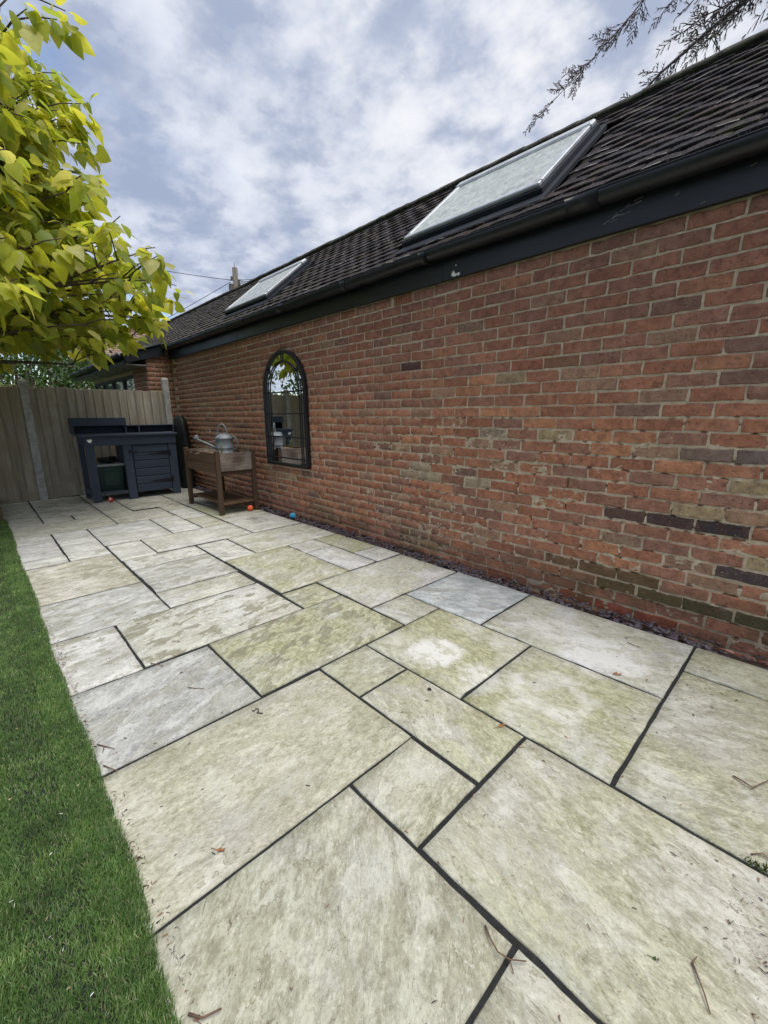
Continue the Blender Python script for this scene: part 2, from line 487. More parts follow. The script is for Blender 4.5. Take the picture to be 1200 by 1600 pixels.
# ------------------------------------------------------------------ mesh helpers
class MB:
    def __init__(self):
        self.v = []
        self.f = []
        self.m = []
        self.sm = []

    def add(self, vs, fs, mi=0, smooth=False):
        o = len(self.v)
        self.v += [tuple(p) for p in vs]
        for f in fs:
            self.f.append(tuple(i + o for i in f))
            self.m.append(mi)
            self.sm.append(smooth)
        return self

    def box(self, x0, x1, y0, y1, z0, z1, mi=0, mat=None):
        vs = [(x, y, z) for z in (z0, z1) for y in (y0, y1) for x in (x0, x1)]
        if mat is not None:
            vs = [tuple(mat @ Vector(p)) for p in vs]
        return self.add(vs, [(0, 2, 3, 1), (4, 5, 7, 6), (0, 1, 5, 4), (2, 6, 7, 3), (0, 4, 6, 2), (1, 3, 7, 5)], mi)

    def bar(self, a, b, w, h, up=(0, 0, 1), mi=0):
        a, b = Vector(a), Vector(b)
        t = (b - a).normalized()
        s = t.cross(Vector(up)).normalized()
        u = s.cross(t)
        vs = []
        for p in (a, b):
            for q in ((-1, -1), (1, -1), (1, 1), (-1, 1)):
                vs.append(p + s * (w / 2 * q[0]) + u * (h / 2 * q[1]))
        return self.add(vs, [(0, 1, 2, 3), (7, 6, 5, 4), (0, 4, 5, 1), (1, 5, 6, 2), (2, 6, 7, 3), (3, 7, 4, 0)], mi)

    def tube(self, pts, rad, n=8, caps=True, mi=0):
        pts = [Vector(p) for p in pts]
        if not hasattr(rad, '__len__'):
            rad = [rad] * len(pts)
        vs, fs = [], []
        ref = None
        for i, p in enumerate(pts):
            t = (pts[min(i + 1, len(pts) - 1)] - pts[max(i - 1, 0)]).normalized()
            if ref is None:
                ref = Vector((0, 0, 1)) if abs(t.z) < 0.9 else Vector((1, 0, 0))
            s = t.cross(ref).normalized()
            u = s.cross(t).normalized()
            ref = u
            for k in range(n):
                a = 2 * math.pi * k / n
                vs.append(p + s * (math.cos(a) * rad[i]) + u * (math.sin(a) * rad[i]))
        for i in range(len(pts) - 1):
            for k in range(n):
                a, b = i * n + k, i * n + (k + 1) % n
                fs.append((a, b, b + n, a + n))
        if caps:
            fs.append(tuple(range(n - 1, -1, -1)))
            fs.append(tuple((len(pts) - 1) * n + k for k in range(n)))
        return self.add(vs, fs, mi, True)

    def lathe(self, prof, center, n=24, axis=Vector((0, 0, 1)), mi=0):
        ax = Vector(axis).normalized()
        s = ax.orthogonal().normalized()
        u = ax.cross(s)
        vs, fs = [], []
        for (r, h) in prof:
            for k in range(n):
                a = 2 * math.pi * k / n
                vs.append(Vector(center) + ax * h + s * (r * math.cos(a)) + u * (r * math.sin(a)))
        for i in range(len(prof) - 1):
            for k in range(n):
                a, b = i * n + k, i * n + (k + 1) % n
                fs.append((a, b, b + n, a + n))
        return self.add(vs, fs, mi, True)

    def extrude_profile(self, prof, x0, x1, mi=0, closed=True, smooth=False, nx=1, sag=None):
        """profile of (y, z) swept along x"""
        n = len(prof)
        vs, fs = [], []
        for i in range(nx + 1):
            x = x0 + (x1 - x0) * i / nx
            dz = sag(x) if sag else 0
            for (y, z) in prof:
                vs.append((x, y, z + dz))
        for i in range(nx):
            for k in range(n if closed else n - 1):
                a, b = i * n + k, i * n + (k + 1) % n
                fs.append((a, b, b + n, a + n))
        if closed:
            fs.append(tuple(range(n)))
            fs.append(tuple(nx * n + k for k in range(n - 1, -1, -1)))
        return self.add(vs, fs, mi, smooth)

    def mesh(self, name, mats, bevel=0.0, tint=None):
        me = bpy.data.meshes.new(name)
        me.from_pydata(self.v, [], self.f)
        for mt in (mats if isinstance(mats, (list, tuple)) else [mats]):
            me.materials.append(mt)
        me.polygons.foreach_set('material_index', self.m)
        me.polygons.foreach_set('use_smooth', self.sm)
        if bevel:
            bm = bmesh.new()
            bm.from_mesh(me)
            bmesh.ops.recalc_face_normals(bm, faces=bm.faces)
            es = [e for e in bm.edges if len(e.link_faces) == 2 and e.calc_face_angle(0) > 0.6]
            bmesh.ops.bevel(bm, geom=es, offset=bevel, segments=1, affect='EDGES', clamp_overlap=True)
            bm.to_mesh(me)
            bm.free()
        me.update()
        return me

    def build(self, name, mats, parent=None, bevel=0.0):
        return link(name, self.mesh(name, mats, bevel), parent)


BASE = {}


def link(name, me, parent=None, mat=None):
    o = bpy.data.objects.new(name, me)
    C.objects.link(o)
    if mat is not None:
        o.matrix_basis = mat
    if parent is not None:
        o.parent = parent
        o.matrix_parent_inverse = Matrix.Translation(-BASE.get(parent.name, Vector((0, 0, 0))))
    return o


def tag(o, label=None, cat=None, group=None, kind=None):
    if label:
        o['label'] = label
    if cat:
        o['category'] = cat
    if group:
        o['group'] = group
    if kind:
        o['kind'] = kind
    return o


def thing(name, loc, label, cat, group=None):
    o = bpy.data.objects.new(name, None)
    o.empty_display_size = 0.2
    C.objects.link(o)
    o.location = loc
    BASE[o.name] = Vector(loc)
    return tag(o, label, cat, group)


def raw_mesh(name, verts, faces_flat, counts, mat, tint=None, smooth=False):
    """fast mesh from numpy arrays"""
    me = bpy.data.meshes.new(name)
    nv = len(verts)
    me.vertices.add(nv)
    me.vertices.foreach_set('co', np.asarray(verts, np.float32).ravel())
    fl = np.asarray(faces_flat, np.int32).ravel()
    me.loops.add(len(fl))
    me.loops.foreach_set('vertex_index', fl)
    cn = np.asarray(counts, np.int32)
    me.polygons.add(len(cn))
    st = np.concatenate(([0], np.cumsum(cn)[:-1])).astype(np.int32)
    me.polygons.foreach_set('loop_start', st)
    me.polygons.foreach_set('loop_total', cn)
    if smooth:
        me.polygons.foreach_set('use_smooth', np.ones(len(cn), bool))
    if tint is not None:
        at = me.attributes.new('tint', 'FLOAT_COLOR', 'POINT')
        t = np.ones((nv, 4), np.float32)
        t[:, :3] = tint
        at.data.foreach_set('color', t.ravel())
    me.materials.append(mat)
    me.update(calc_edges=True)
    me.validate()
    return me


def instances_mesh(name, variants, items, mat):
    """items: (variant index, 4x4 matrix, tint). One joined mesh."""
    VV, FF, CC, TT = [], [], [], []
    o = 0
    for vi, mx, tint in items:
        vs, fs = variants[vi]
        a = np.asarray(vs) @ np.array(mx.to_3x3()).T + np.array(mx.translation)
        VV.append(a)
        for f in fs:
            CC.append(len(f))
            FF.extend(i + o for i in f)
        TT.append(np.tile(np.array(tint[:3]), (len(vs), 1)))
        o += len(vs)
    return raw_mesh(name, np.concatenate(VV), FF, CC, mat, np.concatenate(TT))


def px_of(P):
    dlt = Vector(P) - Vector((0, 0, CAM_H))
    z = dlt.dot(CF)
    if z <= 0.05:
        return None
    return 600 + F_PX * dlt.dot(CR) / z, 800 - F_PX * dlt.dot(CU) / z, z


def view_area(P, size2):
    """rough projected area of a piece seen by the camera; 0 outside the frame"""
    q = px_of(P)
    if q is None or not (-10 < q[0] < 1210 and -10 < q[1] < 1610):
        return 0.0
    return size2 / (q[2] * q[2])


def nz(x, y, z=0.0):
    return mnoise.noise(Vector((x, y, z)))


# ------------------------------------------------------------------ ground
g = MB()
g.add([(-90, -90, -0.16), (90, -90, -0.16), (90, 90, -0.16), (-90, 90, -0.16)], [(0, 1, 2, 3)])
tag(g.build('ground', M['ground']), kind='structure')

bed = MB()
nx_, ny_ = 90, 30
vs = []
for j in range(ny_ + 1):
    for i in range(nx_ + 1):
        x = -7.75 + (1.6 + 7.75) * i / nx_
        y = -0.10 + (2.475 + 0.10) * j / ny_
        vs.append((x, y, -0.007 + 0.002 * nz(x * 9, y * 9)))
bed.add(vs, [(j * (nx_ + 1) + i, j * (nx_ + 1) + i + 1, (j + 1) * (nx_ + 1) + i + 1, (j + 1) * (nx_ + 1) + i) for j in range(ny_) for i in range(nx_)])
patio = tag(bed.build('patio', M['jointing']), kind='structure')

A_, B_, C_, D_, E_, F_, G_, H_, I_, J_, K_ = -0.308, -0.606, -0.900, -1.205, -1.500, -1.793, -2.080, -2.383, -2.675, -2.981, -3.285
L_, M_, N_, O_, P_ = -3.885, -4.468, -5.298, -5.91, -6.21
Y = [0.03, 0.41, 0.707, 1.0, 1.297, 1.6, 1.903, 2.197, 2.488]
WHITE, LILAC, BLUE, GREY = (0.60, 0.595, 0.57), (0.56, 0.555, 0.565), (0.36, 0.415, 0.465), (0.37, 0.37, 0.345)
BEIGE, GREEN, TAN = (0.42, 0.408, 0.305), (0.36, 0.362, 0.245), (0.46, 0.435, 0.365)
# x0, x1, y0, y1, tint, grain(deg), algae, bloom, stains
SL = [
    (A_, 0.595, 1.297, Y[7], (0.34, 0.335, 0.27), 14, 0.6, 0.25, 0.3), (A_, 0.595, Y[7], Y[8], GREEN, 5, 0.5, 0.2, 0.1),
    (0.60, 1.5, 1.297, Y[8], GREEN, 40, 0.5, 0.3, 0.1),
    (D_, A_, Y[6], Y[8], LILAC, 8, 0.55, 0.45, 0.1), (F_, D_, Y[6], Y[8], BLUE, 35, 0.0, 0.1, 0.05),
    (H_, F_, Y[5], Y[8] - .01, LILAC, 95, 0.6, 0.4, 0.1), (F_, E_, Y[5], Y[6], GREY, 15, 0.45, 0.4, 0.5),
    (E_, C_, Y[4], Y[6], GREEN, 173, 0.8, 0.45, 0.1), (C_, A_, Y[4], Y[6], GREEN, 2, 0.75, 0.5, 0.1),
    (E_, D_, Y[3], Y[4], (0.34, 0.34, 0.24), 79, 0.5, 0.15, 0.2), (D_, B_, Y[3], Y[4], BEIGE, 169, 0.7, 0.5, 0.15),
    (C_, B_, Y[2] - .008, Y[3] - .008, BEIGE, 115, 0.35, 0.35, 0.0), (B_, 0.59, Y[2] - .004, Y[4], BEIGE, 165, 0.55, 0.55, 0.1),
    (C_, A_, Y[0], Y[2] - .008, (0.40, 0.395, 0.31), 131, 0.35, 0.35, 0.0), (A_, 0.59, Y[0], Y[2] - .006, BEIGE, 0, 0.4, 0.3, 0.0),
    (E_ + .009, C_ + .006, Y[0], Y[3], (0.44, 0.42, 0.31), 92, 0.35, 0.25, 0.1),
    (G_ + .012, E_ + .010, Y[0], Y[2], (0.33, 0.345, 0.345), 124, 0.0, 0.1, 0.25),
    (I_ + .02, G_ + .012, Y[0], Y[1], WHITE, 95, 0.0, 0.4, 0.7), (I_ + .008, G_, Y[1], Y[4], WHITE, 100, 0.3, 0.4, 1.0),
    (G_, E_ - .001, Y[2], 1.592, GREEN, 111, 0.8, 0.45, 1.0), (H_ + .015, G_, Y[4] + .01, 1.592, GREEN, 100, 0.6, 0.2, 0.8),
    (K_, H_, 1.322, 1.912, BEIGE, 125, 0.7, 0.6, 0.4), (K_, J_ - .01, 1.915, 2.205, WHITE, 20, 0.3, 0.4, 0.2),
    (K_, -2.70, 2.21, Y[8], GREEN, 10, 0.8, 0.3, 0.1), (J_ - .01, H_ - .01, 1.915, 2.205, LILAC, 10, 0.2, 0.4, 0.1),
    (-2.70, H_ - .01, 2.21, Y[8], WHITE, 100, 0.1, 0.4, 0.1),
    (-3.90, K_, 1.61, 2.478, WHITE, 85, 0.55, 0.6, 0.3), (L_, K_ + .008, 1.318, 1.606, WHITE, 60, 0.1, 0.5, 0.5),
    (L_, -3.575, 0.718, 1.31, WHITE, 95, 0.1, 0.3, 0.9), (-3.575, J_ - .002, 0.718, 1.308, (0.42, 0.42, 0.40), 95, 0.0, 0.2, 0.7),
    (J_, I_, 0.712, 1.295, WHITE, 95, 0.35, 0.4, 0.5), (M_ + .02, L_, 0.715, 0.998, WHITE, 90, 0.1, 0.4, 0.25),
    (M_, -3.91, 1.0, 1.895, WHITE, 88, 0.25, 0.35, 0.3), (N_, M_ + .005, 0.708, 1.308, LILAC, 90, 0.1, 0.4, 0.4),
    (N_, -4.76, 1.312, 1.605, WHITE, 80, 0.1, 0.3, 0.2), (-4.76, M_ - .01, 1.312, 1.605, LILAC, 90, 0.0, 0.4, 0.1),
    (O_ + .01, N_ - .01, 1.0, 1.597, TAN, 90, 0.1, 0.3, 0.7), (O_ + .01, N_ - .02, Y[0], 1.0, TAN, 90, 0.2, 0.35, 0.2),
    (N_ - .01, -5.0, Y[0], 0.405, WHITE, 90, 0.0, 0.3, 0.1), (-5.0, -4.415, Y[0], 0.405, LILAC, 90, 0.0, 0.4, 0.2), (-4.415, -4.165, Y[0], 0.41, WHITE, 90, 0.0, 0.4, 0.1),
    (N_ - .005, -4.72, 0.41, 0.706, WHITE, 90, 0.0, 0.4, 0.15), (-4.72, -4.165, 0.41, 0.708, WHITE, 70, 0.05, 0.4, 0.4),
    (-4.16, -3.27, Y[0], 0.711, TAN, 92, 0.25, 0.5, 0.7), (-3.265, I_ + .02, Y[0], 0.711, (0.455, 0.465, 0.46), 95, 0.0, 0.4, 0.6),
    (-6.77, O_, Y[0], 0.408, TAN, 90, 0.15, 0.2, 0.5), (-7.68, -6.77, Y[0], 0.408, GREY, 90, 0.1, 0.1, 0.6),
    (-7.68, P_, 0.41, 1.0, TAN, 90, 0.15, 0.2, 0.8), (P_, O_, 0.70, 1.0, TAN, 80, 0.1, 0.2, 0.3), (P_, O_, 0.41, 0.695, TAN, 80, 0.1, 0.25, 0.3),
    (-6.77, O_ + .015, 1.002, 1.294, TAN, 80, 0.1, 0.2, 0.4), (-7.68, -6.775, 1.002, 1.294, TAN, 70, 0.1, 0.1, 0.5),
    (-6.82, -5.98, 1.298, 1.895, TAN, 85, 0.15, 0.2, 0.7), (-7.68, -6.825, 1.298, 1.895, GREY, 85, 0.1, 0.1, 0.5),
    (-5.975, -5.625, 1.6, 1.885, TAN, 85, 0.1, 0.2, 0.4), (-5.62, -5.03, 1.605, 1.885, WHITE, 85, 0.15, 0.3, 0.3), (-5.025, M_ - .005, 1.61, 1.888, (0.43, 0.42, 0.32), 85, 0.3, 0.3, 0.2),
    (-4.75, -3.915, 1.9, 2.47, WHITE, 85, 0.2, 0.75, 0.1), (-5.6, -4.755, 1.9, 2.475, GREEN, 85, 0.6, 0.2, 0.3),
    (-6.24, -5.605, 1.9, 2.08, TAN, 85, 0.2, 0.2, 0.3), (-6.24, -5.605, 2.085, 2.48, GREY, 85, 0.2, 0.2, 0.3), (-7.1, -6.245, 1.9, 2.48, GREY, 85, 0.2, 0.1, 0.4), (-7.68, -7.105, 1.9, 2.48, GREY, 85, 0.2, 0.1, 0.4),
]


def slab_mesh(hx, hy, seed):
    rr = random.Random(seed)
    nx, ny = max(3, int(hx * 2 / 0.055)), max(3, int(hy * 2 / 0.055))
    vs, fs = [], []
    tz = rr.uniform(-0.0012, 0.0012)
    for j in range(ny + 1):
        for i in range(nx + 1):
            x = -hx + 2 * hx * i / nx
            y = -hy + 2 * hy * j / ny
            e = i in (0, nx) or j in (0, ny)
            if e:
                inset = 0.0035 + 0.0015 * rr.random()
                sx_ = 1 if i == nx else -1 if i == 0 else 0
                sy_ = 1 if j == ny else -1 if j == 0 else 0
                x -= sx_ * inset
                y -= sy_ * inset
                if 0 < i < nx:
                    x += rr.uniform(-.012, .012)
                if 0 < j < ny:
                    y += rr.uniform(-.012, .012)
            w = mnoise.fractal(Vector((x * 3 + seed, y * 6, seed * 0.7)), 1.0, 2.0, 3)
            w2 = math.floor(mnoise.noise(Vector((x * 2.2, y * 5 + seed, 3.1))) * 3) * 0.0007
            vs.append((x, y, tz + 0.0016 * w + w2 * (0 if e else 1) - (0.001 if e else 0)))
    for j in range(ny):
        for i in range(nx):
            a = j * (nx + 1) + i
            fs.append((a, a + 1, a + nx + 2, a + nx + 1))
    ring = [i for i in range(nx + 1)] + [(j + 1) * (nx + 1) - 1 for j in range(1, ny + 1)] + \
           [ny * (nx + 1) + i for i in range(nx - 1, -1, -1)] + [j * (nx + 1) for j in range(ny - 1, 0, -1)]
    prev = ring
    for lvl, (out, dz) in enumerate(((0.0035, -0.004), (0.0035, -0.03))):
        cur = []
        for k in ring:
            x, y, z = vs[k]
            jx = rr.uniform(-.0016, .0016) - (0.004 if rr.random() < 0.05 else 0)
            ox = (out + jx) * (1 if x > hx - .008 else -1 if x < -hx + .008 else 0)
            oy = (out + jx) * (1 if y > hy - .008 else -1 if y < -hy + .008 else 0)
            cur.append(len(vs))
            vs.append((x + ox, y + oy, (z if lvl == 0 else 0) + dz))
        n = len(ring)
        for q in range(n):
            fs.append((prev[q], cur[q], cur[(q + 1) % n], prev[(q + 1) % n]))
        prev = cur
    b = MB()
    b.add(vs, fs, 0, True)
    return b.mesh('paving_slab', M['slab'])


for i, (x0, x1, y0, y1, tint, ang, alg_, blo_, sta_) in enumerate(SL):
    gap = rnd.uniform(0.0045, 0.0078)
    o = link('paving_slab', slab_mesh((x1 - x0) / 2 - gap, (y1 - y0) / 2 - gap * 0.85, i + 1), patio,
             Matrix.Translation(((x0 + x1) / 2, (y0 + y1) / 2, 0)) @ Matrix.Rotation(math.radians(rnd.uniform(-.15, .15)), 4, 'Z'))
    k = rnd.uniform(0.93, 1.05)
    k *= 0.93
    o.color = (tint[0] * k, tint[1] * k, tint[2] * k, 1)
    o['grain'] = math.radians(-ang + rnd.uniform(-8, 8))
    o['algae'] = float(alg_)
    o['bloom'] = float(blo_)
    o['stains'] = float(sta_)

# slate-filled trough between slabs and wall
tr = MB()
tr.add([(-8, 2.44, -0.055), (2, 2.44, -0.055), (2, 2.70, -0.055), (-8, 2.70, -0.055)], [(0, 1, 2, 3)])
tag(tr.build('soil', M['soil']), kind='structure')
chips_v = []
for k in range(10):
    n = rnd.randint(5, 7)
    pts = []
    for q in range(n):
        a = 2 * math.pi * q / n + rnd.uniform(-.25, .25)
        r = rnd.uniform(.7, 1.1)
        pts.append((r * math.cos(a), 0.62 * r * math.sin(a)))
    h = rnd.uniform(0.12, 0.26)
    vs = [(x, y, h) for x, y in pts] + [(x * 1.06, y * 1.06, 0) for x, y in pts]
    chips_v.append((vs, [tuple(range(n))] + [(q, n + q, n + (q + 1) % n, (q + 1) % n) for q in range(n)]))
items = []
for k in range(1900):
    x = rnd.uniform(-7.7, 1.6)
    y = rnd.uniform(2.48, 2.635)
    if x > -0.22 and rnd.random() < 0.75:
        continue
    s = rnd.uniform(0.010, 0.026)
    e = (rnd.gauss(0, .35), rnd.gauss(0, .35), rnd.uniform(0, 6.28))
    from mathutils import Euler
    mx = Matrix.Translation((x, y, -0.048 + rnd.uniform(0, 0.04) + (0.01 if y < 2.55 else 0.012))) @ Euler(e).to_matrix().to_4x4() @ Matrix.Scale(s, 4)
    items.append((rnd.randrange(10), mx, (1, 1, 1)))
sl = link('slate_chippings', instances_mesh('slate_chippings', chips_v, items, M['slate']))
tag(sl, kind='stuff')

# ------------------------------------------------------------------ lawn
lw = MB()
lw.add([(-7.9, -8, -0.012), (3, -8, -0.012), (3, 0.022, -0.012), (-7.9, 0.022, -0.012)], [(0, 1, 2, 3)])
ev_ = []
for k in range(161):
    x = -7.7 + k * 0.05
    ye = 0.112 + 0.006 * math.sin(x * 3.1) + 0.004 * math.sin(x * 11 + 1) + (-(x + 1.0) * 0.03 if x > -1 else 0) + rnd.gauss(0, .0015)
    if x < -6.4:
        ye = -0.02
    ev_ += [(x, 0.0215 if x >= -6.4 else -0.03, 0.0045), (x, ye, 0.0045)]
lw.add(ev_, [(2 * k, 2 * k + 2, 2 * k + 3, 2 * k + 1) for k in range(160)])
tag(lw.build('lawn', simple('lawn_thatch', (0.052, 0.092, 0.022), 0.95, 0.5, 60, 0.8)), kind='structure')


def lawn_edge(x):
    return 0.120 + 0.006 * np.sin(x * 3.1) + 0.004 * np.sin(x * 11 + 1) + np.where(x > -1.0, (x + 1.0) * -0.03, 0)


def grass():
    rs = np.random.RandomState(3)
    P = []
    for (xa, xb, ya, yb, dens, ln) in ((-1.5, -0.2, -0.35, 0.13, 95000, 1.0), (-3.2, -1.5, -0.25, 0.13, 65000, 1.0), (-7.6, -3.2, -0.2, 0.13, 32000, 1.15),
                                       (-7.7, 2.0, -0.8, -0.2, 26000, 1.25), (-7.7, 2.0, -2.0, -0.8, 11000, 1.6), (-7.7, 2.5, -4.5, -2.0, 3500, 2.2)):
        n = int((xb - xa) * (yb - ya) * dens)
        x = rs.uniform(xa, xb, n)
        y = rs.uniform(ya, yb, n)
        ok = y < lawn_edge(x) + rs.normal(0, 0.003, n)
        P.append(np.stack([x[ok], y[ok], np.full(ok.sum(), ln)], 1))
    P = np.concatenate(P)
    P = P[~((P[:, 0] < -6.40) & (P[:, 1] > -0.01))]
    n = len(P)
    L = rs.uniform(0.012, 0.021, n) * P[:, 2]
    yaw = rs.normal(2.3, 1.1, n)
    lean = rs.uniform(0.25, 0.95, n)
    w = rs.uniform(0.0008, 0.0015, n) * P[:, 2]
    dx, dy = np.cos(yaw), np.sin(yaw)
    px_, py_ = -dy, dx
    b = np.stack([P[:, 0], P[:, 1], np.where(P[:, 1] > 0.02, 0.003, -0.011)], 1)
    side = np.stack([px_ * w, py_ * w, np.zeros(n)], 1)
    m1 = b + np.stack([dx * L * .35 * lean, dy * L * .35 * lean, L * .62], 1)
    tip = b + np.stack([dx * L * lean, dy * L * lean, L * np.sqrt(np.clip(1.05 - lean ** 2 * .7, .1, 1))], 1)
    V = np.stack([b - side, b + side, m1 + side * .8, m1 - side * .8, tip], 1).reshape(-1, 3)
    base = np.arange(n)[:, None] * 5
    F = np.concatenate([base + np.array([[0, 1, 2, 3]]), base + np.array([[3, 2, 4]])], 1)
    cnt = np.tile([4, 3], n)
    pal = np.array([(0.085, 0.165, 0.040), (0.130, 0.220, 0.066), (0.056, 0.118, 0.028), (0.22, 0.28, 0.14), (0.32, 0.29, 0.17)])
    ti = pal[rs.choice(5, n, p=[.34, .27, .27, .09, .03])] * rs.uniform(.8, 1.2, (n, 1))
    cl = np.array([nz(a * 9, b_ * 9) + .7 * nz(a * 28, b_ * 28, 5) for a, b_ in P[:, :2]])
    ti = ti * (1.0 + .42 * cl)[:, None] + np.clip(cl, 0, 1)[:, None] * np.array([.05, .05, .012])
    return raw_mesh('grass_blades', V, F.ravel(), cnt, M['grass'], np.repeat(ti, 5, 0))


tag(link('grass_blades', grass()), kind='stuff')

# ------------------------------------------------------------------ building
bld = thing('brick_building', (-5, 4.2, 0), 'long low red brick building with black gutter board, dark tiled roof and rooflights', 'building')

WY = 2.640
CH, BH = 0.07314, 0.0625
BL, BW = 0.2245, 0.2145
Z13 = 1.1739


def row_z(r):
    return Z13 + CH * (13 - r)


def brick_variant(seed):
    rr = random.Random(seed)
    L2, H = BW, BH
    nb = 5
    outer, inner = [], []
    def ring(ins):
        pts = []
        for i in range(nb):
            pts.append((L2 * i / nb, 0))
        pts += [(L2, 0), (L2, H * .5)]
        for i in range(nb):
            pts.append((L2 * (1 - i / nb), H))
        pts += [(0, H), (0, H * .5)]
        return pts
    base = ring(0)
    jit = [(rr.gauss(0, .0017), rr.gauss(0, .0017)) for _ in base]
    cx, cz = L2 / 2, H / 2
    for (x, z), (jx, jz) in zip(base, jit):
        outer.append((x + jx, z + jz))
        ins = 0.0028 + rr.random() * 0.0022 + (0.006 if rr.random() < 0.06 else 0)
        sx_ = (cx - x) / abs(cx - x + 1e-9) if abs(abs(cx - x) - cx) < 1e-4 else 0
        sz_ = (cz - z) / abs(cz - z + 1e-9) if abs(abs(cz - z) - cz) < 1e-4 else 0
        inner.append((x + jx + sx_ * ins, z + jz + sz_ * ins))
    n = len(base)
    tx, tz = rr.gauss(0, .004), rr.gauss(0, .012)
    def dep(x, z):
        return 0.001 * rr.gauss(0, .5) + tx * (x - cx) + tz * (z - cz)
    vs = [(x, z, dep(x, z)) for x, z in inner] + [(x, z, -0.0045) for x, z in outer] + [(x, z, -0.035) for x, z in outer]
    c = len(vs)
    vs.append((cx * .6, cz, 0.0006 * rr.gauss(0, 1)))
    vs.append((cx * 1.4, cz, 0.0006 * rr.gauss(0, 1)))
    fs = []
    side = [0 if (inner[i][0] + inner[(i + 1) % n][0]) / 2 < cx else 1 for i in range(n)]
    for i in range(n):
        j = (i + 1) % n
        fs.append((i, j, c + side[i]))
        if side[i] != side[j]:
            fs.append((j, c + side[j], c + side[i]))
        fs.append((i, n + i, n + j, j))
        fs.append((n + i, 2 * n + i, 2 * n + j, n + j))
    half = nb // 2
    return vs, fs


VAR = [brick_variant(i) for i in range(14)]


def flip(vf):  # wind faces so that normals face outward for (u, w, n) frames
    return vf


PAL = [((0.270, 0.082, 0.050), 34), ((0.300, 0.098, 0.064), 20), ((0.245, 0.085, 0.062), 18), ((0.205, 0.078, 0.062), 11),
       ((0.33, 0.108, 0.058), 8), ((0.26, 0.12, 0.085), 7), ((0.16, 0.075, 0.065), 2), ((0.27, 0.16, 0.10), 2)]


def brick_tint(r, x):
    t = rnd.random() * sum(w for _, w in PAL)
    for cc, w in PAL:
        t -= w
        if t <= 0:
            break
    k = rnd.uniform(1.0, 1.34)
    g_ = (cc[0] * .35 + cc[1] * .5 + cc[2] * .15)
    cc = [(v * .86 + g_ * .14) * k for v in cc]
    cc = [cc[0] * 1.44, cc[1] * 1.72, cc[2] * 1.42]
    z = row_z(r)
    up = min(1, max(0, (z - 1.1) / 0.7)) * 0.45           # upper courses are dustier and pinker
    cc = [a * (1 - up) + b * up for a, b in zip(cc, (0.27, 0.125, 0.10))]
    if x < -4.5:                                          # weathered, sandier far end
        f = min(0.4, (-4.5 - x) * 0.16)
        cc = [a * (1 - f) + b * f for a, b in zip(cc, (0.25, 0.155, 0.105))]
    if r >= 28:
        cc = [a * 0.55 + b * 0.45 for a, b in zip(cc, (0.30, 0.13, 0.095))]
    return cc


SPECIAL = {}
for key, col in {(21, 1): (0.075, 0.052, 0.052), (21, 2): (0.050, 0.042, 0.045), (21, 0): (0.12, 0.075, 0.062), (16, 2): (0.25, 0.175, 0.14), (16, 3): (0.22, 0.17, 0.15),
                 (19, -7): (0.42, 0.34, 0.23), (20, -6): (0.42, 0.335, 0.22), (20, -7): (0.40, 0.31, 0.2), (20, -4): (0.41, 0.33, 0.22), (15, -4): (0.36, 0.28, 0.21),
                 (26, 0): (0.17, 0.105, 0.055), (26, 1): (0.16, 0.10, 0.05), (26, -1): (0.2, 0.12, 0.065), (27, 0): (0.13, 0.085, 0.04), (27, 1): (0.105, 0.09, 0.04), (27, 2): (0.062, 0.062, 0.03),
                 (27, 3): (0.05, 0.055, 0.032), (24, 3): (0.085, 0.07, 0.07), (23, 0): (0.34, 0.22, 0.15), (29, 0): (0.34, 0.085, 0.045), (29, 1): (0.33, 0.09, 0.05), (29, -1): (0.34, 0.1, 0.055),
                 (5, -5): (0.27, 0.17, 0.12), (9, -2): (0.26, 0.13, 0.075), (9, -3): (0.34, 0.13, 0.08), (8, -7): (0.10, 0.055, 0.05)}.items():
    SPECIAL[key] = col

wall_items = []
X0 = -0.9797
AIR = [(-2.53, 1), (-1.535, 29), (-3.24, 29)]
for r in range(0, 32):
    shift = 0.0 if r % 2 == 0 else 0.5 * BL
    zz = row_z(r) - BH / 2
    for k in range(-34, 15):
        xa = X0 + shift + BL * k + 0.005
        if xa < -8.0 or xa + BW > 2.25:
            continue
        skip = False
        for ax, ar in AIR:
            if r == ar and xa < ax + 0.10 and xa + BW > ax - 0.10:
                skip = True
                ax_hit = ax
        bw_ = BW
        if skip:
            if xa < ax_hit - 0.10:
                bw_ = ax_hit - 0.107 - xa
            else:
                xe = xa + BW
                xa = max(xa, ax_hit + 0.107)
                bw_ = xe - xa
            if bw_ < 0.03:
                continue
        yoff = 0.005 if r >= 28 else 0.0
        tint = SPECIAL.get((r, k)) or brick_tint(r, xa)
        lowr = 1.0 if r > 13 else 0.55
        mx = Matrix.Translation((xa + rnd.gauss(0, .0012), WY + yoff + rnd.gauss(0, .0014) * lowr, zz + rnd.gauss(0, .0009))) @ \
            Matrix.Rotation(rnd.gauss(0, .0045) * lowr, 4, 'Y') @ Matrix(((1, 0, 0, 0), (0, 0, -1, 0), (0, 1, 0, 0), (0, 0, 0, 1))) @ Matrix.Diagonal((bw_ / BW, 1, 1, 1))
        wall_items.append((rnd.randrange(14), mx, tint, view_area((xa + BW / 2, WY, zz), 1.0) * max(0.05, abs((Vector((xa, WY, zz)) - Vector((0, 0, CAM_H))).normalized().y))))

# mortar: a real sheet behind the brick faces, rough and worn, finely meshed near the camera
mo = MB()


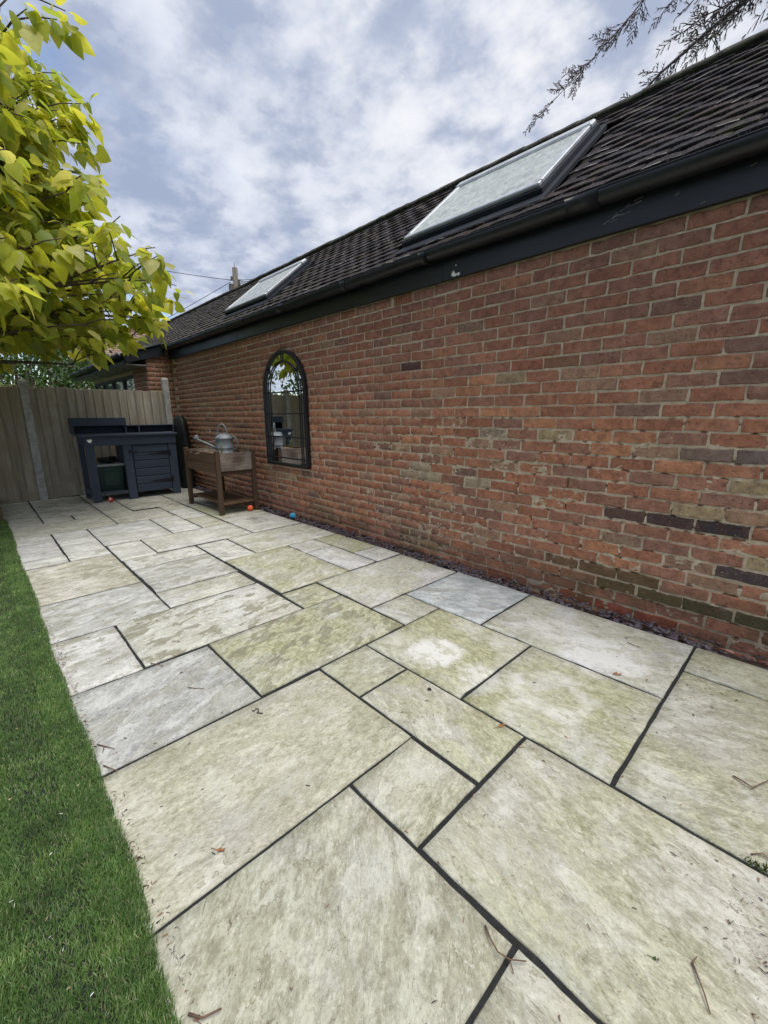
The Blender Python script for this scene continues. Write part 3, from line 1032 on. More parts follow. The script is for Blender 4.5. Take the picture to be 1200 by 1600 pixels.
def mortar_grid(xa, xb, za, zb, nx, nzn, amp):
    vs = []
    for j in range(nzn + 1):
        for i in range(nx + 1):
            x = xa + (xb - xa) * i / nx
            z = za + (zb - za) * j / nzn
            low = min(1.0, max(0.0, (1.35 - z) / 0.35)) if xb > -3 else 0.0
            y = WY + (0.0052 - 0.0018 * low if xb > -3 else 0.0042) + 0.0026 * amp * nz(x * 60, z * 80) + (0.0020 + 0.0013 * low) * amp * nz(x * 17, z * 19, 4)
            if z < 1.15:
                q = nz(x * 26, z * 34, 9)
                if q > 0.28:
                    y += 0.020 * min(1, (q - 0.28) * 5)
            y += 0.005 if z < row_z(28) + CH / 2 else 0
            vs.append((x, y, z))
    fs = [(j * (nx + 1) + i, j * (nx + 1) + i + 1, (j + 1) * (nx + 1) + i + 1, (j + 1) * (nx + 1) + i) for j in range(nzn) for i in range(nx)]
    mo.add(vs, fs, 0, True)


mortar_grid(-3.0, 0.45, -0.16, 2.13, 430, 330, 1.0)
mortar_grid(-8.0, -3.0, -0.16, 2.13, 160, 80, 0.25)
mortar_grid(0.45, 2.25, -0.16, 2.13, 60, 80, 0.5)
mo.box(-8.0, 2.25, WY + 0.04, WY + 0.22, -0.16, 2.24)
wall = mo.build('wall', M['mortar'], bld)
order = sorted(range(len(wall_items)), key=lambda i: -wall_items[i][3])
near = set(order[:290])
brick_me = []
for i, (vs, fs) in enumerate(VAR):
    b = MB()
    b.add(vs, fs)
    brick_me.append(b.mesh('brick', M['brick']))
for i in sorted(near):
    vi, mx, tint, _ = wall_items[i]
    o = link('brick', brick_me[vi], wall, mx)
    o.color = (*tint, 1)

# brick pier at the far end: face towards +X and its short return
far_items = [(a, b_, c_) for i, (a, b_, c_, _) in enumerate(wall_items) if i not in near]
PX = -7.985
for r in range(-1, 32):
    zz = row_z(r) - BH / 2
    shift = 0 if r % 2 else 0.5 * BL
    y = 2.24
    while y < 2.63:
        ln = BW if not (y == 2.24 and shift) else BW / 2
        mx = Matrix.Translation((PX + rnd.gauss(0, .001), y + 0.005, zz)) @ Matrix(((0, 0, 1, 0), (1, 0, 0, 0), (0, 1, 0, 0), (0, 0, 0, 1)))
        mx = mx @ Matrix.Diagonal((min(ln, 2.636 - y) / BW, 1, 1, 1))
        far_items.append((rnd.randrange(14), mx, brick_tint(r, -8)))
        y += ln + 0.010
    for q in range(4):
        xa = PX - 0.86 + q * BL - (shift if q else 0)
        ln = min(BW, PX - 0.004 - xa)
        if ln < 0.03:
            continue
        mx = Matrix.Translation((xa, 2.240, zz)) @ Matrix(((1, 0, 0, 0), (0, 0, -1, 0), (0, 1, 0, 0), (0, 0, 0, 1))) @ Matrix.Diagonal((ln / BW, 1, 1, 1))
        far_items.append((rnd.randrange(14), mx, brick_tint(r, -8)))
bm_ = link('brickwork', instances_mesh('brickwork', VAR, far_items, M['brick_mass']), wall)
tag(bm_, kind='stuff')
pier = MB()
pier.box(PX - 0.86, PX - 0.006, 2.246, 2.64, -0.16, 2.02)
pier.build('pier', M['mortar'], bld)

# air bricks with real square holes
for ax, ar in AIR:
    z0 = row_z(ar) - BH / 2
    y0 = WY + (0.003 if ar > 27 else -0.001)
    b = MB()
    w, h = 0.196, BH
    xs = [0]
    nh = 10
    cell = (w - 0.012) / nh
    zs_ = [0.0, 0.009, 0.027, 0.0355, 0.0535, h]
    x_l = ax - w / 2
    def plate(xa, xb, za, zb):
        b.box(xa, xb, y0, y0 + 0.02, za, zb)
    plate(x_l, x_l + w, z0, z0 + zs_[1])
    plate(x_l, x_l + w, z0 + zs_[2], z0 + zs_[3])
    plate(x_l, x_l + w, z0 + zs_[4], z0 + zs_[5])
    for (za, zb) in ((zs_[1], zs_[2]), (zs_[3], zs_[4])):
        for q in range(nh + 1):
            xa = x_l + 0.006 + q * cell - 0.0045
            plate(max(x_l, xa), min(x_l + w, xa + 0.009), z0 + za, z0 + zb)
    b.box(x_l, x_l + w, y0 + 0.0203, y0 + 0.03, z0, z0 + h, 1)
    b.build('air_brick', [M['terracotta'], M['dark_void']], wall)

# fascia board in three lengths, half-round gutter, brackets and unions
fb = MB()
for xa, xb in ((-8.02, -5.402), (-5.40, -2.102), (-2.10, 2.25)):
    fb.box(xa, xb, 2.598 + rnd.uniform(0, .002), 2.632, 2.088, 2.262)
fascia = fb.build('fascia_board', M['black_paint'], bld, 0.003)
sc = MB()
for k in range(16):
    x = -0.93 + rnd.uniform(-.09, .09)
    z = 2.17 + (x + .93) * 0.45 + rnd.uniform(-.012, .012)
    sc.bar((x, 2.5975, z), (x + rnd.uniform(.015, .05), 2.5975, z + rnd.uniform(.0, .016)), 0.0008, 0.0012)
for k in range(5):
    x = rnd.uniform(-1.2, -.1)
    z = rnd.uniform(2.1, 2.22)
    sc.bar((x, 2.5975, z), (x + .02, 2.5975, z + .006), 0.0008, 0.001)
sc.build('scrape_mark', M['white_tape'], fascia)
ps = MB()
for k in range(10):
    x = -1.985 + rnd.gauss(0, .016)
    z = 2.092 + abs(rnd.gauss(0, .012))
    a = rnd.uniform(.004, .013)
    ps.lathe([(0.0001, .002), (a * .7, .0018), (a, 0)], (x, 2.598, z + a), 7, (0, -1, 0))
ps.lathe([(0.0001, .0015), (.005, 0)], (-1.983, 2.598, 2.165), 6, (0, -1, 0))
ps.build('plaster_splash', M['plaster'], fascia)

GY, GZ, GR = 2.537, 2.292, 0.056


def gut_profile(r, t=0.0022):
    out = []
    for k in range(13):
        a = math.pi + math.pi * k / 12
        out.append((GY + r * math.cos(a), GZ - 0.02 + 1.12 * r * math.sin(a)))
    for k in range(12, -1, -1):
        a = math.pi + math.pi * k / 12
        out.append((GY + (r - t) * math.cos(a), GZ - 0.02 + 1.12 * (r - t) * math.sin(a)))
    return out


gu = MB()
sag = lambda x: 0.0025 * math.sin(x * 2.1) + 0.0015 * math.sin(x * 5)
gu.extrude_profile(gut_profile(GR), -8.05, 2.25, 0, True, True, 60, sag)
gu.tube([(-8.05 + i * 0.172, GY - GR, GZ - 0.02 + sag(-8.05 + i * .172)) for i in range(60)], 0.0028, 6)
gutter = gu.build('gutter', M['gutter'], bld)
br0 = None
for x in (-7.2, -6.1, -5.0, -4.15, -3.1, -2.2, -1.1, -0.05, 1.0):
    b = MB()
    wd = 0.03 if x not in (-4.15, -1.1) else 0.085
    b.extrude_profile(gut_profile(GR + 0.0035, 0.003), x - wd, x + wd, 0, True, True)
    b.box(x - 0.018, x + 0.018, GY + GR - 0.004, 2.5995, GZ - 0.055, GZ - 0.012)
    b.build('gutter_bracket', M['gutter'], gutter)

# roof
PITCH = math.radians(40)
RC, RS = math.cos(PITCH), math.sin(PITCH)
EY, EZ = 2.548, 2.300
SLOPE = 1.60
RX0, RX1 = -12.4, 2.25


def roof_pt(x, s, off=0.0):
    return Vector((x, EY + s * RC - off * RS, EZ + s * RS + off * RC))


RY, RZ = roof_pt(0, SLOPE).y, roof_pt(0, SLOPE).z
dk = MB()
a0, a1 = roof_pt(0, 0.0, -0.03), roof_pt(0, SLOPE, -0.03)
dk.extrude_profile([(2.605, EZ - 0.01), (a1.y, a1.z), (a1.y + 1.28, EZ - 0.01)], RX0, RX1)
roof = dk.build('roof', M['deck'], bld)

tile_var = []
TWD, TLN, GAUGE = 0.165, 0.165, 0.100
for k in range(8):
    rr = random.Random(100 + k)
    n = 4
    vs = []
    th = 0.0110
    for lv in (0, 1):
        for e in (0, 1) if lv == 0 else (0, 1, 2):
            for i in range(n + 1):
                u = TWD * i / n
                c_ = 0.004 * (1 - ((i / n - .5) * 2) ** 2)
                jl = rr.gauss(0, .0012) if e == 0 else 0
                vs.append((u - TWD / 2, -0.012 + jl if e == 0 else (TLN if e == 1 + lv else rr.uniform(-0.008, 0.000)), c_ + (th if lv else 0) + rr.gauss(0, .0006)))
    m_ = n + 1
    fs = []
    for i in range(n):
        fs.append((2 * m_ + i, 2 * m_ + i + 1, 3 * m_ + i + 1, 3 * m_ + i))       # top, lip strip, painted pale as glare on some tiles
        fs.append((3 * m_ + i, 3 * m_ + i + 1, 4 * m_ + i + 1, 4 * m_ + i))       # top
        fs.append((i + 1, i, m_ + i, m_ + i + 1))                                # underside
        fs.append((i, i + 1, 2 * m_ + i + 1, 2 * m_ + i))                        # lower edge
    fs.append((0, 2 * m_, 3 * m_, 4 * m_, m_))
    fs.append((n, m_ + n, 4 * m_ + n, 3 * m_ + n, 2 * m_ + n))
    tile_var.append((vs, fs))

SKY1 = (-2.56, -1.445, 0.225, 1.15)
SKY2 = (-5.95, -4.84, 0.29, 1.06)
LIP = 0.30          # the lower roof beyond the corner starts here


tilt = math.atan2(0.0125, GAUGE) * 0.95
tile_items = []
for r in range(16):
    s = r * GAUGE
    shift = 0.0 if r % 2 else TWD / 2 + 0.002
    for k in range(-80, 16):
        x = k * 0.1685 + shift
        if x < RX0 + 0.05 or x > RX1 - 0.05:
            continue
        if any(a - 0.13 < x < b_ + 0.13 and c_ - 0.10 < s < d_ + 0.02 for (a, b_, c_, d_) in (SKY1, SKY2)):
            continue
        P = roof_pt(x + rnd.gauss(0, .0015), s + rnd.gauss(0, .0035) + 0.006 * nz(x * 1.3, r * 0.7), 0.002 + abs(rnd.gauss(0, .0013)) + 0.003 * nz(x * 1.7, r * 0.9, 3))
        R = Matrix(((1, 0, 0), (0, RC, -RS), (0, RS, RC))).to_4x4()
        mx = Matrix.Translation(P) @ R @ Matrix.Rotation(-tilt + rnd.gauss(0, .006), 4, 'X') @ Matrix.Rotation(rnd.gauss(0, .010), 4, 'Z') @ Matrix.Rotation(rnd.gauss(0, .009), 4, 'Y')
        k_ = rnd.uniform(0.78, 1.24)
        t_ = rnd.random()
        cc = (0.040, 0.034, 0.037) if t_ < .6 else ((0.050, 0.038, 0.036) if t_ < .8 else (0.036, 0.034, 0.041))
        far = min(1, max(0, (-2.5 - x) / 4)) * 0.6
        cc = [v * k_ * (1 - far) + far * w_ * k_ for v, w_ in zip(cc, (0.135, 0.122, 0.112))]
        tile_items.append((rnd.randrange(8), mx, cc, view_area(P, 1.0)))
order = sorted(range(len(tile_items)), key=lambda i: -tile_items[i][3])
near_t = set(order[:290])
tile_me = []
for i, (vs, fs) in enumerate(tile_var):
    for glare in (0, 1):
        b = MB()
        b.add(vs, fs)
        if glare:
            b.m = [1 if (q % 4 == 0 and q < 16 and (q // 4 + i) % 4 != 0) else 0 for q in range(len(fs))]  # glare is painted on these lip faces
        tile_me.append(b.mesh('roof_tile', [M['tile'], M['glare_lip']]))
for i in sorted(near_t):
    vi, mx, cc, _ = tile_items[i]
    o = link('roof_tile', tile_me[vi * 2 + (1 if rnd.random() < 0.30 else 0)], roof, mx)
    o.color = (*cc, 1)
rest = [(a, b_, c_) for i, (a, b_, c_, _) in enumerate(tile_items) if i not in near_t]
# lower, shallower roof slope beyond the corner
LY0, LZ0, LY1, LZ1 = 1.93, 2.118, 2.60, 2.335
LA = math.atan2(LZ1 - LZ0, LY1 - LY0)
for r in range(7):
    for k in range(0, 27):
        x = -12.3 + k * 0.1685 + (0 if r % 2 else TWD / 2)
        if x > -7.97:
            continue
        P = Vector((x, LY0 + r * GAUGE * math.cos(LA), LZ0 + 0.012 + r * GAUGE * math.sin(LA) + abs(rnd.gauss(0, .003))))
        R = Matrix.Rotation(LA - tilt, 4, 'X')
        k_ = rnd.uniform(.7, 1.3)
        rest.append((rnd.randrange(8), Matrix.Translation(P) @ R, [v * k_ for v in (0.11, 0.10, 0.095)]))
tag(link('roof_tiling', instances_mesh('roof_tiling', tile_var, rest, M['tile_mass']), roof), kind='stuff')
rdg = MB()
for k in range(33):
    xa = RX0 + k * 0.445
    xb = min(RX1, xa + 0.440)
    prof = []
    dz = rnd.gauss(0, .004)
    for q in range(9):
        a = math.pi * q / 8
        prof.append((RY - 0.10 * math.cos(a), RZ - 0.04 + dz + 0.062 * math.sin(a)))
    rdg.extrude_profile(prof, xa, xb + 0.012, 0, True, True, 8, lambda x: 0.006 * nz(x * 9, 2.2) + 0.004 * nz(x * 31, 5))
rdg.build('ridge_tile', M['ridge'], roof)


def rooflight(x0, x1, s0, s1, hood):
    R = Matrix(((1, 0, 0, 0), (0, RC, -RS, EY), (0, RS, RC, EZ), (0, 0, 0, 1)))
    fl_ = MB()
    fl_.box(x0 - 0.03, x1 + 0.055, s0 - 0.12, s1 + 0.05, -0.012, 0.020, 0, R)
    fl_.box(x0 - 0.02, x1 + 0.02, s0 - 0.02, s1 + 0.02, 0.0195, 0.052, 0, R)
    flash = fl_.build('rooflight_flashing', M['lead'], bld, 0.004)
    fr_ = MB()
    w = 0.046
    fr_.box(x0, x1, s0, s0 + w, 0.05, 0.076, 0, R)
    fr_.box(x0, x0 + w, s0 + w + .001, s1 - 0.086, 0.05, 0.078, 0, R)
    fr_.box(x1 - w, x1, s0 + w + .001, s1 - 0.086, 0.05, 0.078, 0, R)
    fr_.build('rooflight_frame', M['alu'], bld, 0.006)
    hd = MB()
    hd.box(x0 - 0.006, x1 + 0.006, s1 - 0.085, s1 + 0.012, 0.045, 0.086, 0, R)
    hd.build('rooflight_hood', M['alu'], bld, 0.012)
    gl = MB()
    gl.box(x0 + w - .004, x1 - w + .004, s0 + w - .004, s1 - 0.080, 0.055, 0.070, 0, R)
    gl.build('rooflight_pane', M['rooflight'], bld)


rooflight(*SKY1, 1)
rooflight(*SKY2, 1)

# the wing beyond the corner: shallow roof deck, verge, eaves board, soffit with vents, gutter, windows
wg = MB()
wg.extrude_profile([(LY0 + .015, LZ0 - .02), (LY0 + .015, LZ0 - 0.004), (LY1, LZ1 - 0.004), (LY1, LZ1 - .03)], -12.4, -7.99)
wg.build('lower_roof_deck', M['deck'], roof)
vg = MB()
vg.bar((-7.955, LY0 - .01, LZ0 - .055), (-7.955, LY1 - 0.09, LZ1 - 0.10), 0.03, 0.16)
vg.tube([(-7.935, LY0 - 0.03, LZ0 + .008), (-7.935, LY1 - 0.10, LZ1 - 0.012)], 0.028, 10)
vg.build('verge_board', M['black_paint'], bld)
ev = MB()
ev.box(-12.4, -7.972, LY0 - 0.02, LY0 + 0.005, LZ0 - 0.15, LZ0 - 0.012)
ev.build('eaves_board', M['black_paint'], bld)
eg = MB()
eg.tube([(-7.96, LY0 - 0.065, LZ0 - 0.03), (-12.4, LY0 - 0.065, LZ0 - 0.045)], 0.05, 12)
lowg = eg.build('lower_gutter', M['gutter'], bld)
for x in (-8.35, -8.95, -9.6, -10.3, -11.1, -12.0):
    b = MB()
    b.tube([(x - .03, LY0 - 0.065, LZ0 - 0.034), (x + .03, LY0 - 0.065, LZ0 - 0.034)], 0.057, 12)
    b.build('gutter_clip', M['gutter'], lowg)
so = MB()
so.box(-12.4, -7.975, LY0 + 0.006, 2.239, LZ0 - 0.152, LZ0 - 0.138)
soff = so.build('soffit', M['soffit'], bld)
for x in (-8.35, -8.8, -9.3, -9.9, -10.6):
    b = MB()
    b.lathe([(0.0001, 0.003), (0.028, 0.003), (0.03, 0)], (x, 2.10, LZ0 - 0.152), 12, (0, 0, -1))
    b.build('soffit_vent', M['dark_void'], soff)
ww = MB()
ww.box(-12.4, PX - 0.862, 2.30, 2.5, -0.16, 1.25)
ww.box(-12.4, PX - 0.862, 2.26, 2.5, 1.90, LZ0 - 0.153)
ww.box(-12.4, PX - 0.862, 2.5, 2.6, -0.16, 2.2)
ww.build('wing_wall', M['mortar'], bld)
for k in range(4):
    x1 = PX - 0.87 - k * 0.86
    b = MB()
    for (xa, xb, za, zb) in ((x1 - .85, x1, 1.25, 1.31), (x1 - .85, x1, 1.84, 1.90), (x1 - .85, x1 - .79, 1.311, 1.839), (x1 - .06, x1, 1.311, 1.839)):
        b.box(xa, xb, 2.27, 2.33, za, zb)
    wf = b.build('window', M['black_metal'], bld)
    p_ = MB()
    p_.box(x1 - .795, x1 - .055, 2.295, 2.305, 1.305, 1.845)
    p_.build('pane', M['glass'], wf)

# ------------------------------------------------------------------ fence
fence = thing('timber_fence', (-7.66, 0.5, 0), 'grey weathered close-board fence with concrete posts behind navy bench', 'fence')
FX = -7.655
bays = [(-2.9, -1.29, 0), (-1.20, 0.545, 1), (0.63, 2.335, 0)]
for (ya, yb, brown) in bays:
    y = ya
    i = 0
    while y < yb - 0.02:
        w = rnd.uniform(0.096, 0.122)
        y2 = min(yb, y + w)
        zt = 1.552 + rnd.gauss(0, .005)
        zb = 0.012 + rnd.uniform(0, .01)
        b = MB()
        t0, t1 = (0.004, 0.024)
        tw = rnd.gauss(0, .003)
        b.add([(FX + t1, y - 0.012, zb), (FX + t0, y2, zb), (FX - .004, y2, zb), (FX - .004, y - .012, zb),
               (FX + t1 + tw, y - 0.012 + rnd.gauss(0, .002), zt), (FX + t0 + tw, y2 + rnd.gauss(0, .002), zt + rnd.gauss(0, .004)), (FX - .004 + tw, y2, zt), (FX - .004 + tw, y - .012, zt)],
              [(0, 3, 2, 1), (4, 5, 6, 7), (0, 1, 5, 4), (1, 2, 6, 5), (2, 3, 7, 6), (3, 0, 4, 7)])
        o = b.build('fence_board', M['fence_brown'] if brown else M['fence'], fence, 0.0015)
        y = y2
    rl = MB()
    for z in (0.3, 0.85, 1.35):
        rl.box(FX - 0.055, FX - 0.006, ya, yb, z, z + 0.08)
    rl.build('fence_rail', M['fence'], fence)
for (yp, zt) in ((-1.245, 1.66), (0.588, 1.655), (2.388, 1.765)):
    b = MB()
    b.add([(FX - .05, yp - .046, -.1), (FX + .055, yp - .046, -.1), (FX + .055, yp + .046, -.1), (FX - .05, yp + .046, -.1),
           (FX - .05, yp - .044, zt - .03), (FX + .05, yp - .044, zt - .03), (FX + .05, yp + .044, zt - .03), (FX - .05, yp + .044, zt - .03),
           (FX - .03, yp - .03, zt), (FX + .03, yp - .03, zt), (FX + .03, yp + .03, zt), (FX - .03, yp + .03, zt)],
          [(0, 1, 5, 4), (1, 2, 6, 5), (2, 3, 7, 6), (3, 0, 4, 7), (4, 5, 9, 8), (5, 6, 10, 9), (6, 7, 11, 10), (7, 4, 8, 11), (8, 9, 10, 11)])
    b.build('fence_post', M['concrete'], fence, 0.004)

b = MB()
b.box(-7.6, -6.44, -0.10, 0.098, -0.1, 0.115)
tag(b.build('timber_sleeper', M['sleeper'], None, 0.008), 'weathered timber sleeper edging beside lawn at foot of fence', 'sleeper')

# ------------------------------------------------------------------ arched mirror
mir = thing('arched_mirror', (-4.355, 2.62, 0.575), 'tall arched window mirror with black metal frame hung on brick wall', 'mirror')
MX0, MX1, MZ0 = -4.805, -3.912, 0.578
MC, MRD = (MX0 + MX1) / 2, (MX1 - MX0) / 2
MZS = 1.418


def arch(off, zbot, n=28):
    pts = [(MX0 + off, zbot)]
    for k in range(n + 1):
        a = math.pi - math.pi * k / n
        pts.append((MC + (MRD - off) * math.cos(a), MZS + (MRD - off) * math.sin(a)))
    pts.append((MX1 - off, zbot))
    return pts


fr = MB()
oo, ii = arch(0, MZ0), arch(0.036, MZ0 + 0.036)
n = len(oo)
YF, YB, YP = 2.588, 2.634, 2.612
vs = [(x, YF, z) for x, z in oo] + [(x, YF, z) for x, z in ii] + [(x, YB, z) for x, z in oo] + [(x, YP + .004, z) for x, z in ii]
fs = []
for k in range(n):
    j = (k + 1) % n
    fs += [(k, j, n + j, n + k), (2 * n + k, 2 * n + j, j, k), (n + k, n + j, 3 * n + j, 3 * n + k)]
fr.add(vs, fs)
fr.build('mirror_frame', M['black_metal'], mir, 0.004)
gl = MB()
gp = arch(0.03, MZ0 + 0.03)
gl.add([(x, YP, z) for x, z in gp] + [(x, YB - .002, z) for x, z in gp], [tuple(range(len(gp)))] + [(k, (k + 1) % len(gp), len(gp) + (k + 1) % len(gp), len(gp) + k) for k in range(len(gp))])
gl.build('mirror_glass', M['mirror'], mir)
YM = 2.600
for z in (MZS - 0.002, 1.176, 0.915, 0.672):
    b = MB()
    b.bar((MX0 + .034, YM, z), (MX1 - .034, YM, z), 0.013, 0.012)
    b.build('glazing_bar', M['black_metal'], mir)
for x in (MX0 + 0.118, MX1 - 0.118):
    b = MB()
    b.bar((x, YM - .0005, MZ0 + .034), (x, YM - .0005, MZS), 0.013, 0.012, (0, 1, 0))
    b.build('glazing_bar', M['black_metal'], mir)
b = MB()
for k in range(20):
    a0, a1 = math.pi * k / 20, math.pi * (k + 1) / 20
    rr_ = MRD - 0.118
    b.bar((MC + rr_ * math.cos(a0), YM - .001, MZS + rr_ * math.sin(a0)), (MC + rr_ * math.cos(a1), YM - .001, MZS + rr_ * math.sin(a1)), 0.013, 0.012, (0, 1, 0))
b.build('arch_bar', M['black_metal'], mir)
for dg in (38, 90, 142):
    a = math.radians(dg)
    b = MB()
    b.bar((MC + (MRD - .118) * math.cos(a), YM, MZS + (MRD - .118) * math.sin(a)), (MC + (MRD - .034) * math.cos(a), YM, MZS + (MRD - .034) * math.sin(a)), 0.013, 0.012, (0, 1, 0))
    b.build('radial_bar', M['black_metal'], mir)

# ------------------------------------------------------------------ navy potting bench
pb = thing('potting_bench', (-7.1, 1.6, 0), 'navy painted wooden potting bench with slatted cupboard door against the fence', 'bench')
FXB, BXB = -6.80, -7.40
BX = lambda *a: MB().box(*a)
BX(BXB, FXB + 0.045, 1.015, 2.20, 0.893, 0.920).build('worktop', M['navy'], pb, 0.003)
BX(FXB - .002, FXB + .018, 1.035, 2.178, 0.770, 0.8925).build('apron', M['navy'], pb, 0.002)
BX(BXB + .04, FXB - .003, 1.040, 1.060, 0.790, 0.8925).build('side_rail', M['navy'], pb)
for (y0, y1, x0, x1) in ((1.045, 1.140, FXB - .045, FXB), (1.475, 1.582, FXB - .045, FXB), (2.066, 2.177, FXB - .045, FXB),
                         (1.045, 1.11, BXB + .02, BXB + .065), (2.11, 2.175, BXB + .02, BXB + .065)):
    BX(x0, x1, y0, y1, 0.0, 0.892 if x0 < -7.2 else 0.7695).build('leg', M['navy_v'], pb, 0.003)
BX(BXB + .03, FXB - .05, 2.155, 2.170, 0.09, 0.88).build('side_panel', M['navy_v'], pb)
BX(BXB + .03, FXB - .05, 1.50, 1.515, 0.09, 0.88).build('divider', M['navy_v'], pb)
BX(BXB + .03, BXB + .04, 1.52, 2.15, 0.09, 0.88).build('back_panel', M['navy_v'], pb)
BX(BXB + .03, FXB - .02, 1.06, 2.06, 0.105, 0.130).build('lower_shelf', M['navy'], pb, 0.002)
BX(BXB + .1, FXB - .04, 1.046, 1.064, 0.09, 0.17).build('lower_rail', M['navy'], pb)
door_p = BX(FXB - .030, FXB - .018, 1.592, 2.062, 0.085, 0.765).build('door', M['navy_v'], pb)
for k in range(6):
    z0 = 0.088 + k * 0.1135
    BX(FXB - .0175, FXB - .003, 1.594, 2.060, z0, z0 + 0.101).build('door_slat', M['navy'], door_p, 0.006)
for z in (0.232, 0.628):
    b = MB()
    b.add([(FXB + .002, 2.062, z - .022), (FXB + .002, 2.062, z + .022), (FXB + .002, 1.80, z + .008), (FXB + .002, 1.78, z), (FXB + .002, 1.80, z - .008),
           (FXB - .0028, 2.062, z - .022), (FXB - .0028, 2.062, z + .022), (FXB - .0028, 1.80, z + .008), (FXB - .0028, 1.78, z), (FXB - .0028, 1.80, z - .008)],
          [(4, 3, 2, 1, 0), (0, 1, 6, 5), (1, 2, 7, 6), (2, 3, 8, 7), (3, 4, 9, 8), (4, 0, 5, 9)])
    b.box(FXB - .002, FXB + .006, 2.064, 2.094, z - .045, z + .045)
    b.build('strap_hinge', M['black_metal'], door_p)
b = MB()
b.box(FXB, FXB + .014, 1.535, 1.575, 0.66, 0.69)
b.tube([(FXB + .02, 1.55, .675), (FXB + .02, 1.64, .668)], 0.006, 8)
b.build('door_bolt', M['black_metal'], door_p)
b = MB()
b.lathe([(0.002, .012), (0.02, .016), (0.028, .01), (0.03, 0)], (FXB + .018, 1.098, .838), 14, (1, 0, .2))
b.box(FXB + .018, FXB + .034, 1.065, 1.125, .848, .858)
b.build('bottle_opener', M['chrome'], pb)
# back shelves above the worktop
BX(-7.42, -7.40, 0.985, 2.36, 0.9205, 1.02).build('splashback', M['navy'], pb)
BX(-7.40, -7.18, 0.985, 1.640, 1.034, 1.052).build('shelf', M['navy'], pb, 0.002)
BX(-7.18, -7.162, 0.975, 1.640, 1.030, 1.140).build('shelf_front', M['navy'], pb, 0.002)
BX(-7.42, -7.4005, 0.985, 1.640, 1.0205, 1.135).build('shelf_back', M['navy'], pb)
for y0 in (0.986, 1.622):
    BX(-7.40, -7.181, y0, y0 + .018, 0.9205, 1.0335).build('shelf_end', M['navy'], pb)
for y0 in (1.80, 2.285):
    BX(-7.40, -7.20, y0, y0 + .02, 0.9205, 1.019).build('pigeonhole_end', M['navy'], pb)
BX(-7.40, -7.20, 1.642, 2.31, 1.0195, 1.033).build('pigeonhole_top', M['navy'], pb, 0.002)

b = MB()
b.add([(-7.30, 1.19, .1305), (-6.98, 1.19, .1305), (-6.98, 1.46, .1305), (-7.30, 1.46, .1305), (-7.33, 1.165, .475), (-6.95, 1.165, .475), (-6.95, 1.485, .475), (-7.33, 1.485, .475)],
      [(0, 3, 2, 1), (4, 5, 6, 7), (0, 1, 5, 4), (1, 2, 6, 5), (2, 3, 7, 6), (3, 0, 4, 7)])
b.box(-6.952, -6.944, 1.225, 1.425, 0.20, 0.40)
crate = thing('storage_box', (-7.14, 1.33, .13), 'dark green plastic storage box on lower shelf of navy bench', 'box')
b.build('body', M['green_plastic'], crate, 0.008)
b = MB()
b.box(-7.345, -6.935, 1.15, 1.50, .4755, .505)
b.build('lid', M['white_tape'], crate, 0.004)
b = MB()
pts = []
for k in range(40):
    a = k * 0.55
    pts.append((-7.12 + .09 * math.cos(a) + rnd.gauss(0, .012), 1.33 + .10 * math.sin(a) + rnd.gauss(0, .012), .53 + k * 0.0014))
b.tube(pts, 0.012, 6)
b.lathe([(0.001, .06), (0.05, .055), (0.075, .02), (0.08, 0)], (-7.12, 1.30, .5055), 12)
tag(b.build('coiled_hose', M['black_cover']), 'tangle of black hose lying on the green box lid', 'hose')

# dark wrapped bundle in the corner between bench and wall
b = MB()
prof = [(0.16, 0.0), (0.165, .3), (.155, .62), (.145, .85), (.135, 1.02), (.115, 1.12), (.07, 1.175), (0.001, 1.19)]
nn = 22
vs, fs = [], []
for (r, h) in prof:
    for k in range(nn):
        a = 2 * math.pi * k / nn
        q = 1 + 0.10 * math.sin(a * 5 + h * 2) + 0.06 * nz(a * 2, h * 4)
        vs.append((-7.35 + 1.35 * r * q * math.cos(a), 2.45 + 0.72 * r * q * math.sin(a), h - 0.02))
for i in range(len(prof) - 1):
    for k in range(nn):
        a_, c_ = i * nn + k, i * nn + (k + 1) % nn
        fs.append((a_, c_, c_ + nn, a_ + nn))
b.add(vs, fs, 0, True)
tag(b.build('covered_bundle', M['black_cover']), 'tall black covered bundle standing in the corner beside navy bench', 'cover')

# ------------------------------------------------------------------ raised wooden planter
pl = thing('raised_planter', (-5.35, 2.2, 0), 'brown wooden raised planter on legs with slatted shelf by brick wall', 'planter')
PXA, PXB, PYA, PYB = -5.875, -4.845, 1.965, 2.455
for (x, y) in ((PXA, PYA), (PXB - .055, PYA), (PXA, PYB - .05), (PXB - .055, PYB - .05)):
    BX(x, x + .055, y, y + .05, 0.0, 0.758).build('leg', M['planter_z'], pl, 0.004)
for q, (za, zb) in enumerate(((0.487, 0.606), (0.609, 0.733))):
    BX(PXA + .057, PXB - .057, PYA + .012, PYA + .032, za, zb).build('side_board', M['planter_x'], pl, 0.003)
    BX(PXA + .057, PXB - .057, PYB - .034, PYB - .014, za, zb).build('side_board', M['planter_x'], pl, 0.003)
for q, (za, zb) in enumerate(((0.520, 0.590), (0.5915, 0.662), (0.6635, 0.733))):
    BX(PXB - .026, PXB - .006, PYA + .052, PYB - .052, za, zb).build('end_board', M['planter_end'], pl, 0.002)
    BX(PXA + .008, PXA + .028, PYA + .052, PYB - .052, za, zb).build('end_board', M['planter_end'], pl, 0.002)
BX(PXB - .05, PXB - .03, PYA + .051, PYB - .051, 0.47, 0.519).build('cross_rail', M['planter_z'], pl)
BX(PXA + .058, PXB - .058, PYA + .034, PYB - .036, 0.50, 0.515).build('base_board', M['planter_x'], pl)
